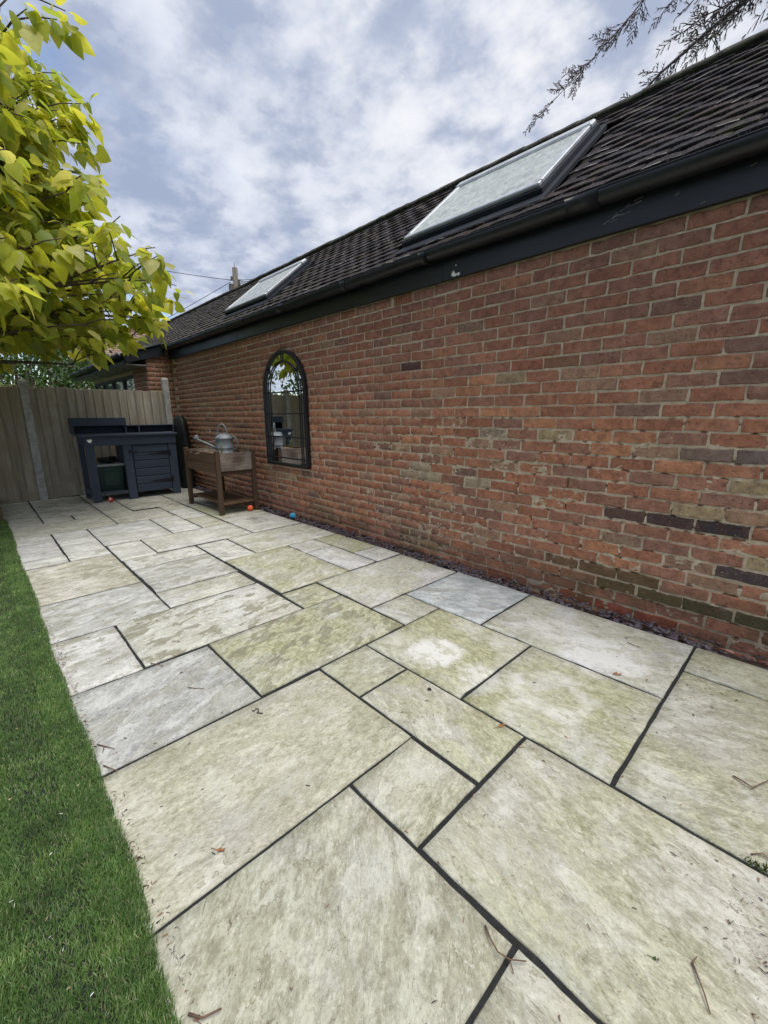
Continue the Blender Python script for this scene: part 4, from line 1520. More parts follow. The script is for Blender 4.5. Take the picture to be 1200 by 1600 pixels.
for k in range(6):
    y0 = PYA + .052 + k * 0.0655
    BX(PXA + .01, PXB - .01, y0, y0 + 0.058, 0.118, 0.134).build('shelf_slat', M['planter_x'], pl, 0.002)
for x in (PXA + .056, PXB - .095):
    BX(x, x + .038, PYA + .008, PYB - .008, 0.088, 0.1175).build('shelf_rail', M['planter_z'], pl)
b = MB()
nx, ny = 26, 14
vs = []
for j in range(ny + 1):
    for i in range(nx + 1):
        x = PXA + .03 + (PXB - PXA - .06) * i / nx
        y = PYA + .033 + (PYB - PYA - .068) * j / ny
        vs.append((x, y, 0.690 + 0.02 * nz(x * 13, y * 13) + 0.012 * nz(x * 40, y * 40)))
b.add(vs, [(j * (nx + 1) + i, j * (nx + 1) + i + 1, (j + 1) * (nx + 1) + i + 1, (j + 1) * (nx + 1) + i) for j in range(ny) for i in range(nx)])
b.build('soil', M['soil'], pl)
b = MB()
for k in range(120):
    x, y = rnd.uniform(PXA + .08, PXB - .1), rnd.uniform(PYA + .05, PYB - .05)
    a = rnd.uniform(0, 6.28)
    l = rnd.uniform(.03, .14)
    b.tube([(x, y, .702), (x + l * .5 * math.cos(a), y + l * .5 * math.sin(a), .712 + rnd.uniform(0, .012)), (x + l * math.cos(a), y + l * math.sin(a), .705)], rnd.uniform(.002, .0045), 5)
tag(b.build('dead_stems', simple('straw_stem', (0.32, 0.26, 0.18), .9, .3, 40, .2), pl), kind='stuff')


def seedling(loc, h, n, label, lean=(0, 0)):
    t = thing('seedling', loc, label, 'plant')
    s = MB()
    s.tube([(loc[0], loc[1], loc[2]), (loc[0] + lean[0] * .5, loc[1] + lean[1] * .5, loc[2] + h * .5), (loc[0] + lean[0], loc[1] + lean[1], loc[2] + h)], 0.003, 6)
    s.build('stem', simple('green_stem', (0.14, 0.19, 0.06), .7, .2, 30, 0), t)
    vs, fs, tn = [], [], []
    cnt = []
    for k in range(n):
        f = 0.25 + 0.75 * k / n
        a = k * 2.4
        c0 = Vector((loc[0] + lean[0] * f, loc[1] + lean[1] * f, loc[2] + h * f))
        dr = Vector((math.cos(a), math.sin(a), .5)).normalized()
        sd = dr.cross(Vector((0, 0, 1))).normalized()
        L = h * rnd.uniform(.28, .42)
        o = len(vs)
        vs += [c0, c0 + dr * L * .5 + sd * L * .25, c0 + dr * L - Vector((0, 0, L * .2)), c0 + dr * L * .5 - sd * L * .25]
        fs += [o, o + 1, o + 2, o + 3]
        cnt.append(4)
        cc = rnd.choice([(0.13, 0.22, 0.06), (0.2, 0.28, 0.1), (.3, .36, .2)])
        tn += [cc] * 4
    link('leaves', raw_mesh('leaves', [tuple(p) for p in vs], fs, cnt, M['foliage'], np.array(tn)), t)


seedling((-5.06, 2.13, .70), .13, 16, 'small pale green leafy seedling beside the watering can')
seedling((-5.62, 2.06, .70), .08, 7, 'tiny yellow green sprout at the far end of planter', (0.01, 0.0))

# galvanised watering can on the planter
cw = thing('watering_can', (-5.25, 2.26, .70), 'galvanised metal watering can with hoop handle and rose on planter', 'watering can')
cx, cy, cz = -5.25, 2.26, 0.702
b = MB()
b.lathe([(0.0, 0), (.104, 0), (.108, .004), (.108, .012), (.104, .016), (.104, .060), (.107, .064), (.104, .068), (.104, .172), (.109, .177), (.109, .186), (.098, .200), (.070, .224), (.040, .238), (.0, .243)], (cx, cy, cz), 30)
b.build('body', M['galv'], cw)
sd = Vector((-.76, -.65, 0)).normalized()
b = MB()
p0 = Vector((cx, cy, cz + .045)) + sd * .09
p1 = Vector((cx, cy, cz + .165)) + sd * .345
b.tube([p0, p0 * .5 + p1 * .5 + Vector((0, 0, .004)), p1], [.020, .014, .011], 12)
b.build('spout', M['galv'], cw)
b = MB()
dirv = (sd * .7 + Vector((0, 0, .72))).normalized()
b.lathe([(.011, -.01), (.013, .01), (.036, .040), (.038, .046), (.034, .050), (.0, .054)], p1, 18, dirv)
b.build('rose', M['galv'], cw)
b = MB()
b.tube([Vector((cx, cy, cz + .160)) + sd * .10, Vector((cx, cy, cz + .118)) + sd * .245], .006, 8)
b.build('spout_brace', M['galv'], cw)
b = MB()
hp = []
for k in range(15):
    a = math.pi * k / 14
    hp.append(Vector((cx, cy, cz + .205 + .150 * math.sin(a) ** .8)) + sd * (.03 + .055 * math.cos(a)) - sd * .02 * (k / 14))
b.tube(hp, .008, 8)
b.build('top_handle', M['galv'], cw)
b = MB()
hp = []
for k in range(12):
    a = -math.pi / 2 + math.pi * k / 11
    hp.append(Vector((cx, cy, cz + .125 + .085 * math.sin(a))) - sd * (.10 + .075 * math.cos(a)))
b.tube(hp, .007, 8)
b.build('back_handle', M['galv'], cw)

# balls


def ball(name, loc, r, mt, label, dots):
    b = MB()
    prof = [(max(1e-4, r * math.sin(math.pi * k / 14)), -r * math.cos(math.pi * k / 14)) for k in range(15)]
    b.lathe(prof, (loc[0], loc[1], loc[2] + r), 20)
    for k in range(dots):
        a, e = rnd.uniform(0, 6.28), rnd.uniform(-.5, 1.2)
        dr = Vector((math.cos(a) * math.cos(e), math.sin(a) * math.cos(e), math.sin(e)))
        b.lathe([(0.0001, .0012), (r * .26, -r * 0.02)], Vector((loc[0], loc[1], loc[2] + r)) + dr * r, 8, dr, 1)
    tag(b.build(name, [mt, M['white_print']]), label, 'ball')


ball('toy_ball', (-6.74, 1.225, 0.0), .035, M['red_ball'], 'small red ball with white dots by the leg of navy bench', 14)
ball('toy_ball', (-4.86, 2.345, 0.0), .036, M['orange_ball'], 'small plain orange ball on paving under the planter', 0)
ball('toy_ball', (-4.20, 2.545, -0.02), .036, M['blue_ball'], 'small blue ball with white dots on slate chippings', 7)

# ------------------------------------------------------------------ golden broad-leaved tree
tree = thing('golden_tree', (-6.0, -0.45, 0), 'golden yellow tree with large heart-shaped leaves overhanging the patio corner', 'tree')
TB = Vector((-6.0, -0.45, 0))
b = MB()
trunk_top = Vector((-5.98, -0.40, 2.6))
b.tube([TB + Vector((0, 0, -.1)), TB + Vector((.02, .0, .7)), TB + Vector((-.01, .03, 1.6)), trunk_top, trunk_top + Vector((.02, .02, 1.9))], [.085, .07, .06, .045, .02], 10)
b.build('trunk', M['bark'], tree)


def leaf_mesh(seed, L=0.150):
    rr = random.Random(seed)
    out = [(0.0, 0.0), (-0.09, 0.24), (0.10, 0.42), (0.36, 0.40), (0.66, 0.24), (1.0, 0.0)]
    droop = rr.uniform(.10, .40)
    fold = rr.uniform(-.28, .22)
    wav = rr.uniform(-.05, .05)
    def zf(u, v):
        return -droop * u * u + fold * abs(v) - 0.25 * abs(v) ** 2 + wav * math.sin(u * 7) * abs(v) * 2
    vs = []
    mid = [(0.0, 0), (0.2, 0), (0.45, 0), (0.72, 0), (1.0, 0)]
    for u, v in mid:
        vs.append((u * L, 0, zf(u, 0) * L))
    for sgn in (1, -1):
        for u, v in out[1:5]:
            vs.append((u * L, sgn * v * L, zf(u, v) * L))
    fs = []
    for o, fl in ((5, False), (9, True)):
        q = [(0, 1, o + 1, o), (1, 2, o + 2, o + 1), (2, 3, o + 3, o + 2), (3, 4, o + 3)]
        fs += [tuple(reversed(t)) if fl else t for t in q]
    # petiole
    k = len(vs)
    vs += [(-0.55 * L, -.006 * L, .10 * L), (-0.55 * L, .006 * L, .10 * L), (0.02 * L, .012 * L, 0.004), (0.02 * L, -.012 * L, 0.004)]
    fs.append((k, k + 1, k + 2, k + 3))
    return vs, fs


LV = [leaf_mesh(i) for i in range(8)]
tr_ = random.Random(21)
limbs = MB()
leaf_items = []
GOLD = [(0.49, 0.525, 0.075), (0.60, 0.60, 0.11), (0.39, 0.465, 0.080), (0.28, 0.37, 0.075), (0.70, 0.68, 0.27)]


def put_leaf(pos, out_dir, size=1.0):
    a = math.atan2(out_dir.y, out_dir.x) + tr_.gauss(0, .75)
    pitch = tr_.uniform(0.05, 1.2)
    mx = Matrix.Translation(pos) @ Matrix.Rotation(a, 4, 'Z') @ Matrix.Rotation(pitch, 4, 'Y') @ Matrix.Rotation(tr_.gauss(0, .5), 4, 'X')
    s = size * tr_.choice((.6, .8, 1.0, 1.15)) * tr_.uniform(.85, 1.12)
    mx = mx @ Matrix.Scale(s, 4) @ Matrix.Translation((0.11, 0, -.02))
    if pos.z < 1.70 + 0.27 * max(0.0, pos.y - 0.25):          # the crown's underside rises outwards
        return
    if pos.y > 2.05 + 0.4 * min(0.0, -5.6 - pos.x) or (pos.z < 3.0 and tr_.random() < 0.32):
        return
    k = tr_.uniform(.85, 1.18)
    cc = tr_.choices(GOLD, (30, 24, 22, 13, 11))[0]
    leaf_items.append((tr_.randrange(8), mx, [v * k for v in cc]))


def limb(p0, p1, r0, ntw, lift=0.25):
    p0, p1 = Vector(p0), Vector(p1)
    mid = (p0 + p1) * .5 + Vector((tr_.gauss(0, .06), tr_.gauss(0, .06), lift * (p1 - p0).length * .35))
    pts = []
    for k in range(7):
        t = k / 6
        pts.append(p0 * (1 - t) ** 2 + mid * 2 * t * (1 - t) + p1 * t * t)
    limbs.tube(pts, [r0 * (1 - .75 * k / 6) for k in range(7)], 6)
    hd = (p1 - p0)
    hd.z = 0
    for q in range(ntw):
        t = tr_.uniform(.35, 1.0) if q else 1.0
        i = min(5, int(t * 6))
        f = t * 6 - i
        s0 = pts[i] * (1 - f) + pts[i + 1] * f
        a = math.atan2(hd.y, hd.x) + tr_.gauss(0, .9)
        L = tr_.uniform(.12, .42)
        e = s0 + Vector((math.cos(a) * L, math.sin(a) * L, tr_.uniform(-.05, .22) * 1.0))
        limbs.tube([s0, (s0 + e) * .5 + Vector((0, 0, .02)), e], [.008, .006, .004], 5)
        od = Vector((math.cos(a), math.sin(a), 0))
        for w in range(tr_.randint(6, 10)):
            put_leaf(e + Vector((tr_.gauss(0, .03), tr_.gauss(0, .03), tr_.gauss(0, .03))), Vector((math.cos(a + tr_.gauss(0, 1.1)), math.sin(a + tr_.gauss(0, 1.1)), 0)))
        for w in range(tr_.randint(1, 4)):
            g_ = tr_.random()
            put_leaf(s0 * (1 - g_) + e * g_, od.copy(), .85)


# crown envelope: centre, radii, number of limbs (a tall dome with a wide drooping skirt over the patio)
ENV = [((-6.0, -0.35, 4.0), (1.45, 1.45, 1.25), 72, 2.9), ((-6.0, -0.15, 3.0), (1.75, 1.60, 0.45), 34, 2.3),
       ((-6.0, -0.05, 2.58), (1.85, 1.92, 0.46), 60, 1.9), ((-6.0, -0.25, 2.08), (1.70, 1.45, 0.20), 12, 1.6)]
for (cc, rr_, nl, zh) in ENV:
    for k in range(nl):
        a = 2.39996 * k + tr_.gauss(0, .2)
        rad = math.sqrt(tr_.uniform(.22, 1.0))
        zz = tr_.uniform(-1, 1) * math.sqrt(max(0, 1 - rad * rad * .85))
        end = Vector((cc[0] + rr_[0] * rad * math.cos(a), cc[1] + rr_[1] * rad * math.sin(a), cc[2] + rr_[2] * zz))
        st = Vector((-5.99, -.42, min(4.2, max(1.5, zh - .25 + tr_.uniform(-.2, .3)))))
        limb(st, end, .016 + .006 * rad, 5 if rad > .5 else 4)
# long low branches reaching right over the paving
limb((-6.0, -.43, 1.62), (-5.95, .92, 1.72), .034, 3, .12)
limb((-5.99, -.40, 1.95), (-5.65, 1.62, 2.25), .026, 9, .2)
limb((-5.99, -.40, 2.0), (-5.75, 1.85, 2.38), .022, 9, .2)
limb((-5.99, -.40, 2.1), (-5.9, 1.5, 2.05), .022, 9, .2)
limb((-5.99, -.40, 2.2), (-6.1, 1.3, 2.75), .022, 9, .2)
limb((-5.99, -.40, 2.9), (-5.95, 1.08, 3.55), .018, 10, .2)
limb((-5.99, -.40, 2.9), (-6.2, 1.12, 3.75), .018, 10, .2)
limb((-5.99, -.40, 3.1), (-6.0, .98, 4.00), .018, 10, .2)
limb((-5.99, -.40, 3.1), (-6.25, .85, 4.25), .018, 10, .2)
limb((-5.99, -.40, 3.3), (-5.9, .70, 4.45), .018, 10, .2)
limb((-5.99, -.40, 2.7), (-5.75, .95, 3.35), .018, 9, .2)
limb((-5.99, -.40, 2.3), (-5.9, 1.55, 2.78), .018, 9, .2)
limb((-5.99, -.40, 2.3), (-6.3, 1.45, 2.95), .018, 9, .2)
limb((-5.99, -.40, 2.6), (-6.0, .80, 3.25), .018, 9, .2)
limb((-5.99, -.40, 2.6), (-5.8, .95, 3.10), .018, 9, .2)
limb((-5.99, -.40, 2.6), (-6.25, .90, 3.35), .018, 9, .2)
limb((-5.99, -.40, 2.9), (-5.9, .72, 3.55), .018, 9, .2)
limb((-5.99, -.40, 2.9), (-6.1, .60, 3.95), .018, 9, .2)
limb((-5.99, -.40, 3.2), (-6.0, .50, 4.45), .018, 9, .2)
limb((-5.99, -.40, 2.2), (-6.6, 1.25, 2.35), .022, 9, .2)
limb((-5.99, -.40, 2.1), (-7.05, 1.15, 2.15), .022, 9, .2)
limb((-5.99, -.40, 2.1), (-6.9, .85, 2.3), .022, 9, .2)
limb((-5.99, -.40, 2.1), (-7.0, 1.0, 2.06), .018, 10, .2)
limb((-5.99, -.40, 2.1), (-6.75, 1.05, 2.02), .018, 10, .2)
limb((-5.99, -.40, 2.1), (-7.25, .95, 2.14), .018, 10, .2)
limb((-5.99, -.40, 1.8), (-6.2, 1.3, 2.02), .018, 5, .2)
limb((-5.99, -.40, 1.8), (-5.7, 1.2, 2.0), .018, 4, .2)
limbs.build('branches', M['bark'], tree)
ordr = sorted(range(len(leaf_items)), key=lambda i: -view_area(leaf_items[i][1].translation, leaf_items[i][1].to_scale()[0] ** 2))
near_l = set(ordr[:290])
leaf_me = []
for vs, fs in LV:
    b = MB()
    b.add(vs, fs, 0, True)
    leaf_me.append(b.mesh('leaf', M['gold_leaf']))
for i in sorted(near_l):
    vi, mx, cc = leaf_items[i]
    o = link('leaf', leaf_me[vi], tree, mx)
    o.color = (*cc, 1)
tag(link('crown', instances_mesh('crown', LV, [leaf_items[i] for i in range(len(leaf_items)) if i not in near_l], M['gold_leaf_mass']), tree), kind='stuff')

# ------------------------------------------------------------------ planting beyond the fence


def shrub(name, label, cat, base, rad, h, n, cols, ls, seed, trunk=True, zlow=0.1):
    rr = random.Random(seed)
    rs = np.random.RandomState(seed)
    t = thing(name, base, label, cat)
    s = MB()
    for k in range(7):
        a = rr.uniform(0, 6.28)
        q = rr.uniform(.2, .75)
        s.tube([base, (base[0] + rad * q * .4 * math.cos(a), base[1] + rad * q * .4 * math.sin(a), base[2] + h * .45), (base[0] + rad * q * math.cos(a), base[1] + rad * q * math.sin(a), base[2] + h * .85)], [.05, .03, .008], 6)
    s.build('trunk', M['bark'], t)
    # clumps scattered through the crown volume
    cl = []
    for k in range(max(10, n // 90)):
        u = rr.uniform(0, 6.28)
        w = rr.uniform(-1, 1)
        r = rr.uniform(.45, 1) ** .5
        q = math.sqrt(1 - w * w)
        cl.append((base[0] + rad * r * q * math.cos(u), base[1] + rad * r * q * math.sin(u), base[2] + h * (.55 + .45 * w * r * (1 - zlow))))
    cl = np.array(cl)
    ci = rs.randint(0, len(cl), n)
    P = cl[ci] + rs.normal(0, rad * .17, (n, 3))
    bright = rs.uniform(.7, 1.25, len(cl))[ci]
    d1 = rs.normal(0, 1, (n, 3))
    d1[:, 2] -= .3
    d1 /= np.linalg.norm(d1, axis=1)[:, None]
    d2 = np.cross(d1, rs.normal(0, 1, (n, 3)))
    d2 /= np.linalg.norm(d2, axis=1)[:, None]
    L = rs.uniform(.6, 1.2, n)[:, None] * ls
    V = np.stack([P, P + d1 * L * .5 + d2 * L * .28, P + d1 * L, P + d1 * L * .5 - d2 * L * .28], 1).reshape(-1, 3)
    F = np.arange(n * 4)
    pal = np.array(cols)
    ti = pal[rs.randint(0, len(pal), n)] * rs.uniform(.8, 1.2, (n, 1)) * bright[:, None]
    link('crown', raw_mesh('crown', V, F, np.full(n, 4), M['foliage'], np.repeat(ti, 4, 0)), t)


shrub('evergreen_shrub', 'leafy green shrub seen between eaves and golden leaves above the fence', 'shrub', (-14.0, 1.15, -.15), 1.5, 3.5, 5200, [(0.07, .13, .03), (.10, .17, .04), (.05, .09, .03)], .10, 5)
shrub('variegated_shrub', 'pale yellow green shrub above the fence beside the concrete post', 'shrub', (-9.0, .82, -.15), .50, 2.12, 1500, [(0.30, .34, .10), (.22, .28, .07), (.4, .42, .2)], .07, 6)
shrub('purple_shrub', 'purple leaved shrub peeping over the fence beside concrete post', 'shrub', (-8.8, 1.12, -.15), .48, 2.08, 1500, [(0.16, .045, .09), (.22, .08, .13), (.10, .04, .06)], .07, 7)
shrub('garden_tree', 'distant dark green tree seen through the golden tree', 'tree', (-17, 1.0, -.15), 2.3, 5.2, 5200, [(0.05, .10, .03), (.08, .14, .04)], .2, 8)
shrub('grey_green_tree', 'distant grey green tree at left beyond the fence', 'tree', (-18, -2.6, -.15), 2.2, 5.0, 4200, [(0.12, .15, .08), (.16, .19, .1)], .2, 9)
shrub('hedge_tree', 'tall dark shrub behind fence at the far left of lawn', 'tree', (-11, -3.2, -.15), 1.6, 3.4, 4200, [(0.05, .10, .03), (.08, .13, .04)], .13, 10)

# neighbour's house with a tiled roof
hs = thing('neighbour_house', (-30, 10.5, 0), 'distant house with orange brown tiled roof beyond the far gable', 'house')
b = MB()
b.box(-35, -27, 4.0, 14.9, -.16, 4.0)
b.build('wall', M['render_wall'], hs)
b = MB()
yr0, yr1 = 3.7, 15.2
vs, fs = [], []
for (xa, za, xb, zb) in ((-26.6, 3.9, -31, 6.3), (-35.4, 3.9, -31, 6.3)):
    rows = 16
    for r in range(rows):
        t0, t1 = r / rows, (r + 1) / rows
        x0_, z0_, x1_, z1_ = xa + (xb - xa) * t0, za + (zb - za) * t0 + .05, xa + (xb - xa) * t1, za + (zb - za) * t1
        b.add([(x0_, yr0, z0_), (x0_, yr1, z0_), (x1_, yr1, z1_), (x1_, yr0, z1_), (x0_, yr0, z0_ - .05), (x0_, yr1, z0_ - .05)], [(0, 1, 2, 3), (4, 5, 1, 0)])
b.box(-31.15, -30.85, yr0, yr1, 6.27, 6.42)
b.build('roof', M['tile_orange'], hs)
b = MB()
for y in (5.0, 6.5, 9.5, 12):
    b.box(-27.001, -26.96, y, y + 1.1, 2.9, 4.1)
b.build('window', M['glass'], hs)
for y in (4.6, 7.4):
    pass

# utility pole and its cables
PP = Vector((-25.0, 12.25, 0))
up = thing('utility_pole', PP, 'wooden utility pole with fittings rising behind the tiled roof', 'utility pole')
b = MB()
b.tube([(PP.x, PP.y, -.16), (PP.x, PP.y, 9.35)], [.19, .145], 12)
b.build('pole', M['pole'], up)
b = MB()
b.tube([(PP.x, PP.y, 9.35), (PP.x, PP.y, 9.62)], [.02, .015], 6)
b.build('finial', M['pole'], up)
b = MB()
lv = CR.copy()
for k in range(9):
    a = rnd.uniform(0, 6.28)
    z = rnd.uniform(7.6, 9.0)
    q = Vector((math.cos(a) * .2, math.sin(a) * .2, 0))
    c0 = PP + q + Vector((0, 0, z))
    b.box(c0.x - .05, c0.x + .05, c0.y - .05, c0.y + .05, z - .1, z + .12)
b.box(PP.x - .25, PP.x - .02, PP.y - .32, PP.y - .12, 7.9, 8.5)
b.build('junction_box', M['pole'], up)
b = MB()
b.bar(PP + Vector((0, 0, 8.72)) - lv * .33, PP + Vector((0, 0, 8.72)) + lv * .33, .05, .05)
b.build('bracket', M['cable'], up)


def cable(p0, p1, sg, label):
    p0, p1 = Vector(p0), Vector(p1)
    pts = []
    for k in range(17):
        t = k / 16
        q = p0 * (1 - t) + p1 * t
        q.z -= sg * 4 * t * (1 - t)
        pts.append(q)
    b = MB()
    b.tube(pts, 0.016, 5)
    tag(b.build('overhead_cable', M['cable']), label, 'cable', 'overhead cables from the pole')


A0 = PP + Vector((0, 0, 8.72))
cable(A0 - lv * .3, (-27, -6, 9.6), .5, 'overhead cable running left from the pole above the golden tree')
cable(A0 - lv * .3 + Vector((0, 0, -.1)), (-29.2, 7.5, 5.6), .05, 'overhead cable slanting down left from pole to house roof')
cable(A0 + lv * .3, (-12, 28, 11.2), .3, 'uppermost overhead cable running right from the pole')
cable(A0 + lv * .3 + Vector((0, 0, -.06)), (-14, 27, 9.6), .3, 'second overhead cable right of pole just under the uppermost')
cable(A0 + lv * .3 + Vector((0, 0, -.1)), (-19, 17, 7.5), .1, 'overhead cable right of pole dipping behind the far rooflight')
cable(A0 + lv * .3 + Vector((0, 0, -.15)), (-21, 15.5, 6.7), .1, 'steepest overhead cable dropping behind the roof right of pole')

# ------------------------------------------------------------------ conifer behind the house, boughs over the roof
cf = thing('conifer_tree', (0.6, 8.2, 0), 'conifer with drooping feathery boughs hanging over the roof at top right', 'tree')
b = MB()
b.tube([(0.6, 8.2, -.16), (.6, 8.15, 4), (.55, 8.2, 8), (.5, 8.2, 12)], [.28, .22, .15, .03], 10)
b.build('trunk', M['bark'], cf)
cr = random.Random(5)
bw = MB()
SV, ST = [], []


def spray(p, d_, L, dens=1.0, green=0.0):
    """flat feathery twig: a spine with short side shoots, each a thin tapering prism"""
    d_ = Vector(d_).normalized()
    up_ = Vector((cr.gauss(0, .3), cr.gauss(0, .3), 1)).normalized()
    sd_ = d_.cross(up_).normalized()
    def prism(a, c, w, col):
        t = (c - a).normalized()
        s1 = t.orthogonal().normalized() * w
        s2 = t.cross(s1.normalized()) * w
        SV.extend([a + s1, a - s1 * .5 + s2 * .8, a - s1 * .5 - s2 * .8, c])
        ST.extend([col] * 4)
    def col():
        k = cr.uniform(.7, 1.3)
        base_ = (0.36, 0.30, 0.32) if cr.random() > green else (0.10, 0.15, 0.06)
        return tuple(v * k for v in base_)
    n = max(4, int(L / .030 * dens))
    for k in range(n):
        t = k / n
        q = p + d_ * (L * t) - Vector((0, 0, .12 * L * t * t))
        for sg in (1, -1):
            if cr.random() < .25:
                continue
            l2 = L * .55 * (1 - t * .75) * cr.uniform(.6, 1.2)
            dr = (d_ * cr.uniform(.45, 1.1) + sd_ * sg * .75 + Vector((cr.gauss(0, .12), cr.gauss(0, .12), cr.gauss(-.15, .3)))).normalized()
            e = q + dr * l2
            prism(q, e, .0060, col())
            for w in range(2):
                m0 = q + dr * (l2 * (.35 + .3 * w))
                dr2 = (dr + sd_ * (-sg) * .5 + d_ * .3 * cr.uniform(.5, 1.2)).normalized()
                prism(m0, m0 + dr2 * l2 * .46, .0055, col())
                dr3 = (dr + sd_ * sg * .6 + Vector((0, 0, cr.gauss(0, .2)))).normalized()
                prism(m0, m0 + dr3 * l2 * .40, .0052, col())
    e = p + d_ * L - Vector((0, 0, .12 * L))
    prism(p, e, .005, (0.06, .05, .045))


def bough(pts, r, step, L, dens=1.0, start=.0, green=.0, both=True):
    pts = [Vector(q) for q in pts]
    bw.tube(pts, [r * (1 - .8 * i / (len(pts) - 1)) for i in range(len(pts))], 6)
    for i in range(len(pts) - 1):
        seg = pts[i + 1] - pts[i]
        ln = seg.length
        k = 0
        while k * step < ln:
            t = k * step / ln
            g_ = (i + t) / (len(pts) - 1)
            if g_ >= start:
                p = pts[i] + seg * t
                td = seg.normalized()
                sd_ = td.cross(Vector((0, 0, 1))).normalized()
                for sg in ((1, -1) if both else (cr.choice((1, -1)),)):
                    dr = td * .65 + sd_ * sg * cr.uniform(.3, 1.1) + Vector((0, 0, cr.uniform(-1.2, .8)))
                    spray(p, dr, L * cr.uniform(.6, 1.2) * (1 - .35 * g_), dens, green)
            k += 1
    spray(pts[-1], pts[-1] - pts[-2], L * .8, dens, green)


bough([(.55, 8.2, 8.0), (-1.2, 7.2, 7.1), (-2.05, 6.75, 6.35), (-2.5, 6.55, 5.83), (-2.83, 6.40, 5.52), (-3.12, 6.28, 5.28), (-3.33, 6.18, 5.10)], .013, .13, .38, 1.0, .25, 0, False)
bough([(-2.83, 6.40, 5.52), (-2.98, 6.42, 5.50), (-3.08, 6.42, 5.47)], .008, .06, .15, 1.0, .2)
bough([(.6, 8.2, 6.8), (-.5, 7.3, 6.2), (-1.3, 6.9, 5.62), (-1.75, 6.7, 5.32), (-2.1, 6.62, 5.12), (-2.35, 6.6, 4.95), (-2.5, 6.6, 4.80)], .03, .10, .36, .6, .2, .1)
bough([(-1.3, 6.9, 5.62), (-1.75, 6.75, 5.55), (-2.05, 6.7, 5.45)], .010, .11, .28, .65, .05, .1)
bough([(-1.3, 6.9, 5.60), (-1.5, 6.6, 5.30), (-1.7, 6.45, 5.05)], .010, .11, .28, .65, .05, .5)
bough([(-.6, 7.2, 5.95), (-1.2, 6.8, 5.65), (-1.6, 6.6, 5.42)], .012, .12, .30, .65, .05, .0)
bough([(-.9, 7.1, 6.3), (-1.5, 6.8, 5.95), (-1.85, 6.65, 5.70)], .012, .12, .30, .65, .05, .0)
bough([(.6, 8.2, 5.2), (-.4, 7.2, 5.3), (-1.1, 6.7, 5.0), (-1.45, 6.5, 4.75)], .04, .075, .26, .9, .2, .8)
bough([(.6, 8.2, 4.8), (.0, 7.0, 4.9), (-.55, 6.5, 4.7), (-.9, 6.3, 4.55)], .04, .07, .28, .9, .2, .9)
bough([(.6, 8.2, 5.6), (.1, 7.0, 5.5), (-.5, 6.4, 5.2), (-.9, 6.2, 4.95)], .04, .07, .28, .9, .2, .8)
bough([(.5, 8.0, 7.6), (-.9, 7.0, 6.7), (-1.7, 6.7, 6.1), (-2.1, 6.6, 5.75)], .014, .12, .30, .65, .3, .0)
bough([(.5, 8.0, 7.0), (-.4, 6.9, 6.0), (-.85, 6.6, 5.5), (-1.15, 6.5, 5.15)], .014, .12, .30, .65, .3, .1)
for k in range(16):
    z = 5.2 + k * .42
    a = 2.4 * k
    L = 2.4 * (1 - k / 19)
    c0 = Vector((.58, 8.2, z))
    e = c0 + Vector((L * math.cos(a) * .8 + .3, L * math.sin(a) * .5 + .8, -.5))
    bough([c0, c0 * .5 + e * .5 + Vector((0, 0, .1)), e], .03, .30, .5, .5, .2, .6)
bw.build('branches', simple('conifer_bark', (0.16, 0.13, 0.13), 0.9, 0.3, 30, 0.4), cf)
nq = len(SV) // 4
sv = np.array([tuple(v_) for v_ in SV])
base_i = np.arange(nq)[:, None] * 4
ff = np.concatenate([base_i + np.array([[0, 1, 3]]), base_i + np.array([[1, 2, 3]]), base_i + np.array([[2, 0, 3]])], 1).ravel()
tag(link('crown', raw_mesh('crown', sv, ff, np.full(nq * 3, 3), M['conifer'], np.array(ST)), cf), kind='stuff')

# ------------------------------------------------------------------ litter on the paving


def twig(pts, r, label, forks=()):
    b = MB()
    b.tube([(x, y, r * .9 + .0015 + dz) for x, y, dz in pts], [r * (1 - .4 * i / (len(pts) - 1)) for i in range(len(pts))], 6)
    for fk in forks:
        b.tube([(x, y, r * .7 + .0015 + dz) for x, y, dz in fk], [r * .7, r * .45], 5)
    tag(b.build('twig', M['twig']), label, 'twig', 'dry twigs lying on the paving')


twig([(-.027, .940, 0), (-.012, .915, .003), (.002, .893, .004), (.016, .868, 0)], .0022, 'straight brown twig on the big slab near the bottom right corner', [[(-.027, .938, 0), (-.022, .957, .004)]])
twig([(-.375, .676, 0), (-.352, .660, .006), (-.325, .648, .01), (-.300, .655, .01), (-.275, .680, .006)], .0022, 'curved pale twig lying across the open joint at bottom centre', [[(-.30, .655, .008), (-.285, .645, 0)]])
twig([(-.045, 1.615, 0), (-.02, 1.606, .004), (.004, 1.598, .002), (.036, 1.668, .003), (.08, 1.70, 0)], .0024, 'forked dark twig on the slab at the right edge')
twig([(.03, 1.33, 0), (.05, 1.35, .003), (.075, 1.345, 0)], .0022, 'short brown twig beside the moss tuft at right')
twig([(-.56, 2.275, 0), (-.50, 2.262, .003)], .0018, 'thin dark twig on pale slab below the slate')
twig([(-2.09, .44, 0), (-2.02, .475, .003)], .002, 'thin twig on white slab left of centre')
twig([(-1.77, .50, 0), (-1.71, .548, .002)], .0018, 'thin dark twig on grey slab left of centre')
twig([(-1.66, .145, 0), (-1.59, .185, .003)], .0022, 'dark twig at the lawn edge on the grey slab', [[(-1.63, .16, 0), (-1.60, .15, .002)]])
twig([(-1.535, .14, 0), (-1.47, .168, .004)], .0022, 'dark twig at the lawn edge just above the beige slab')
twig([(-.70, .125, 0), (-.672, .142, .005), (-.66, .175, .004)], .003, 'thick dark twig at the lawn edge in the bottom left corner')

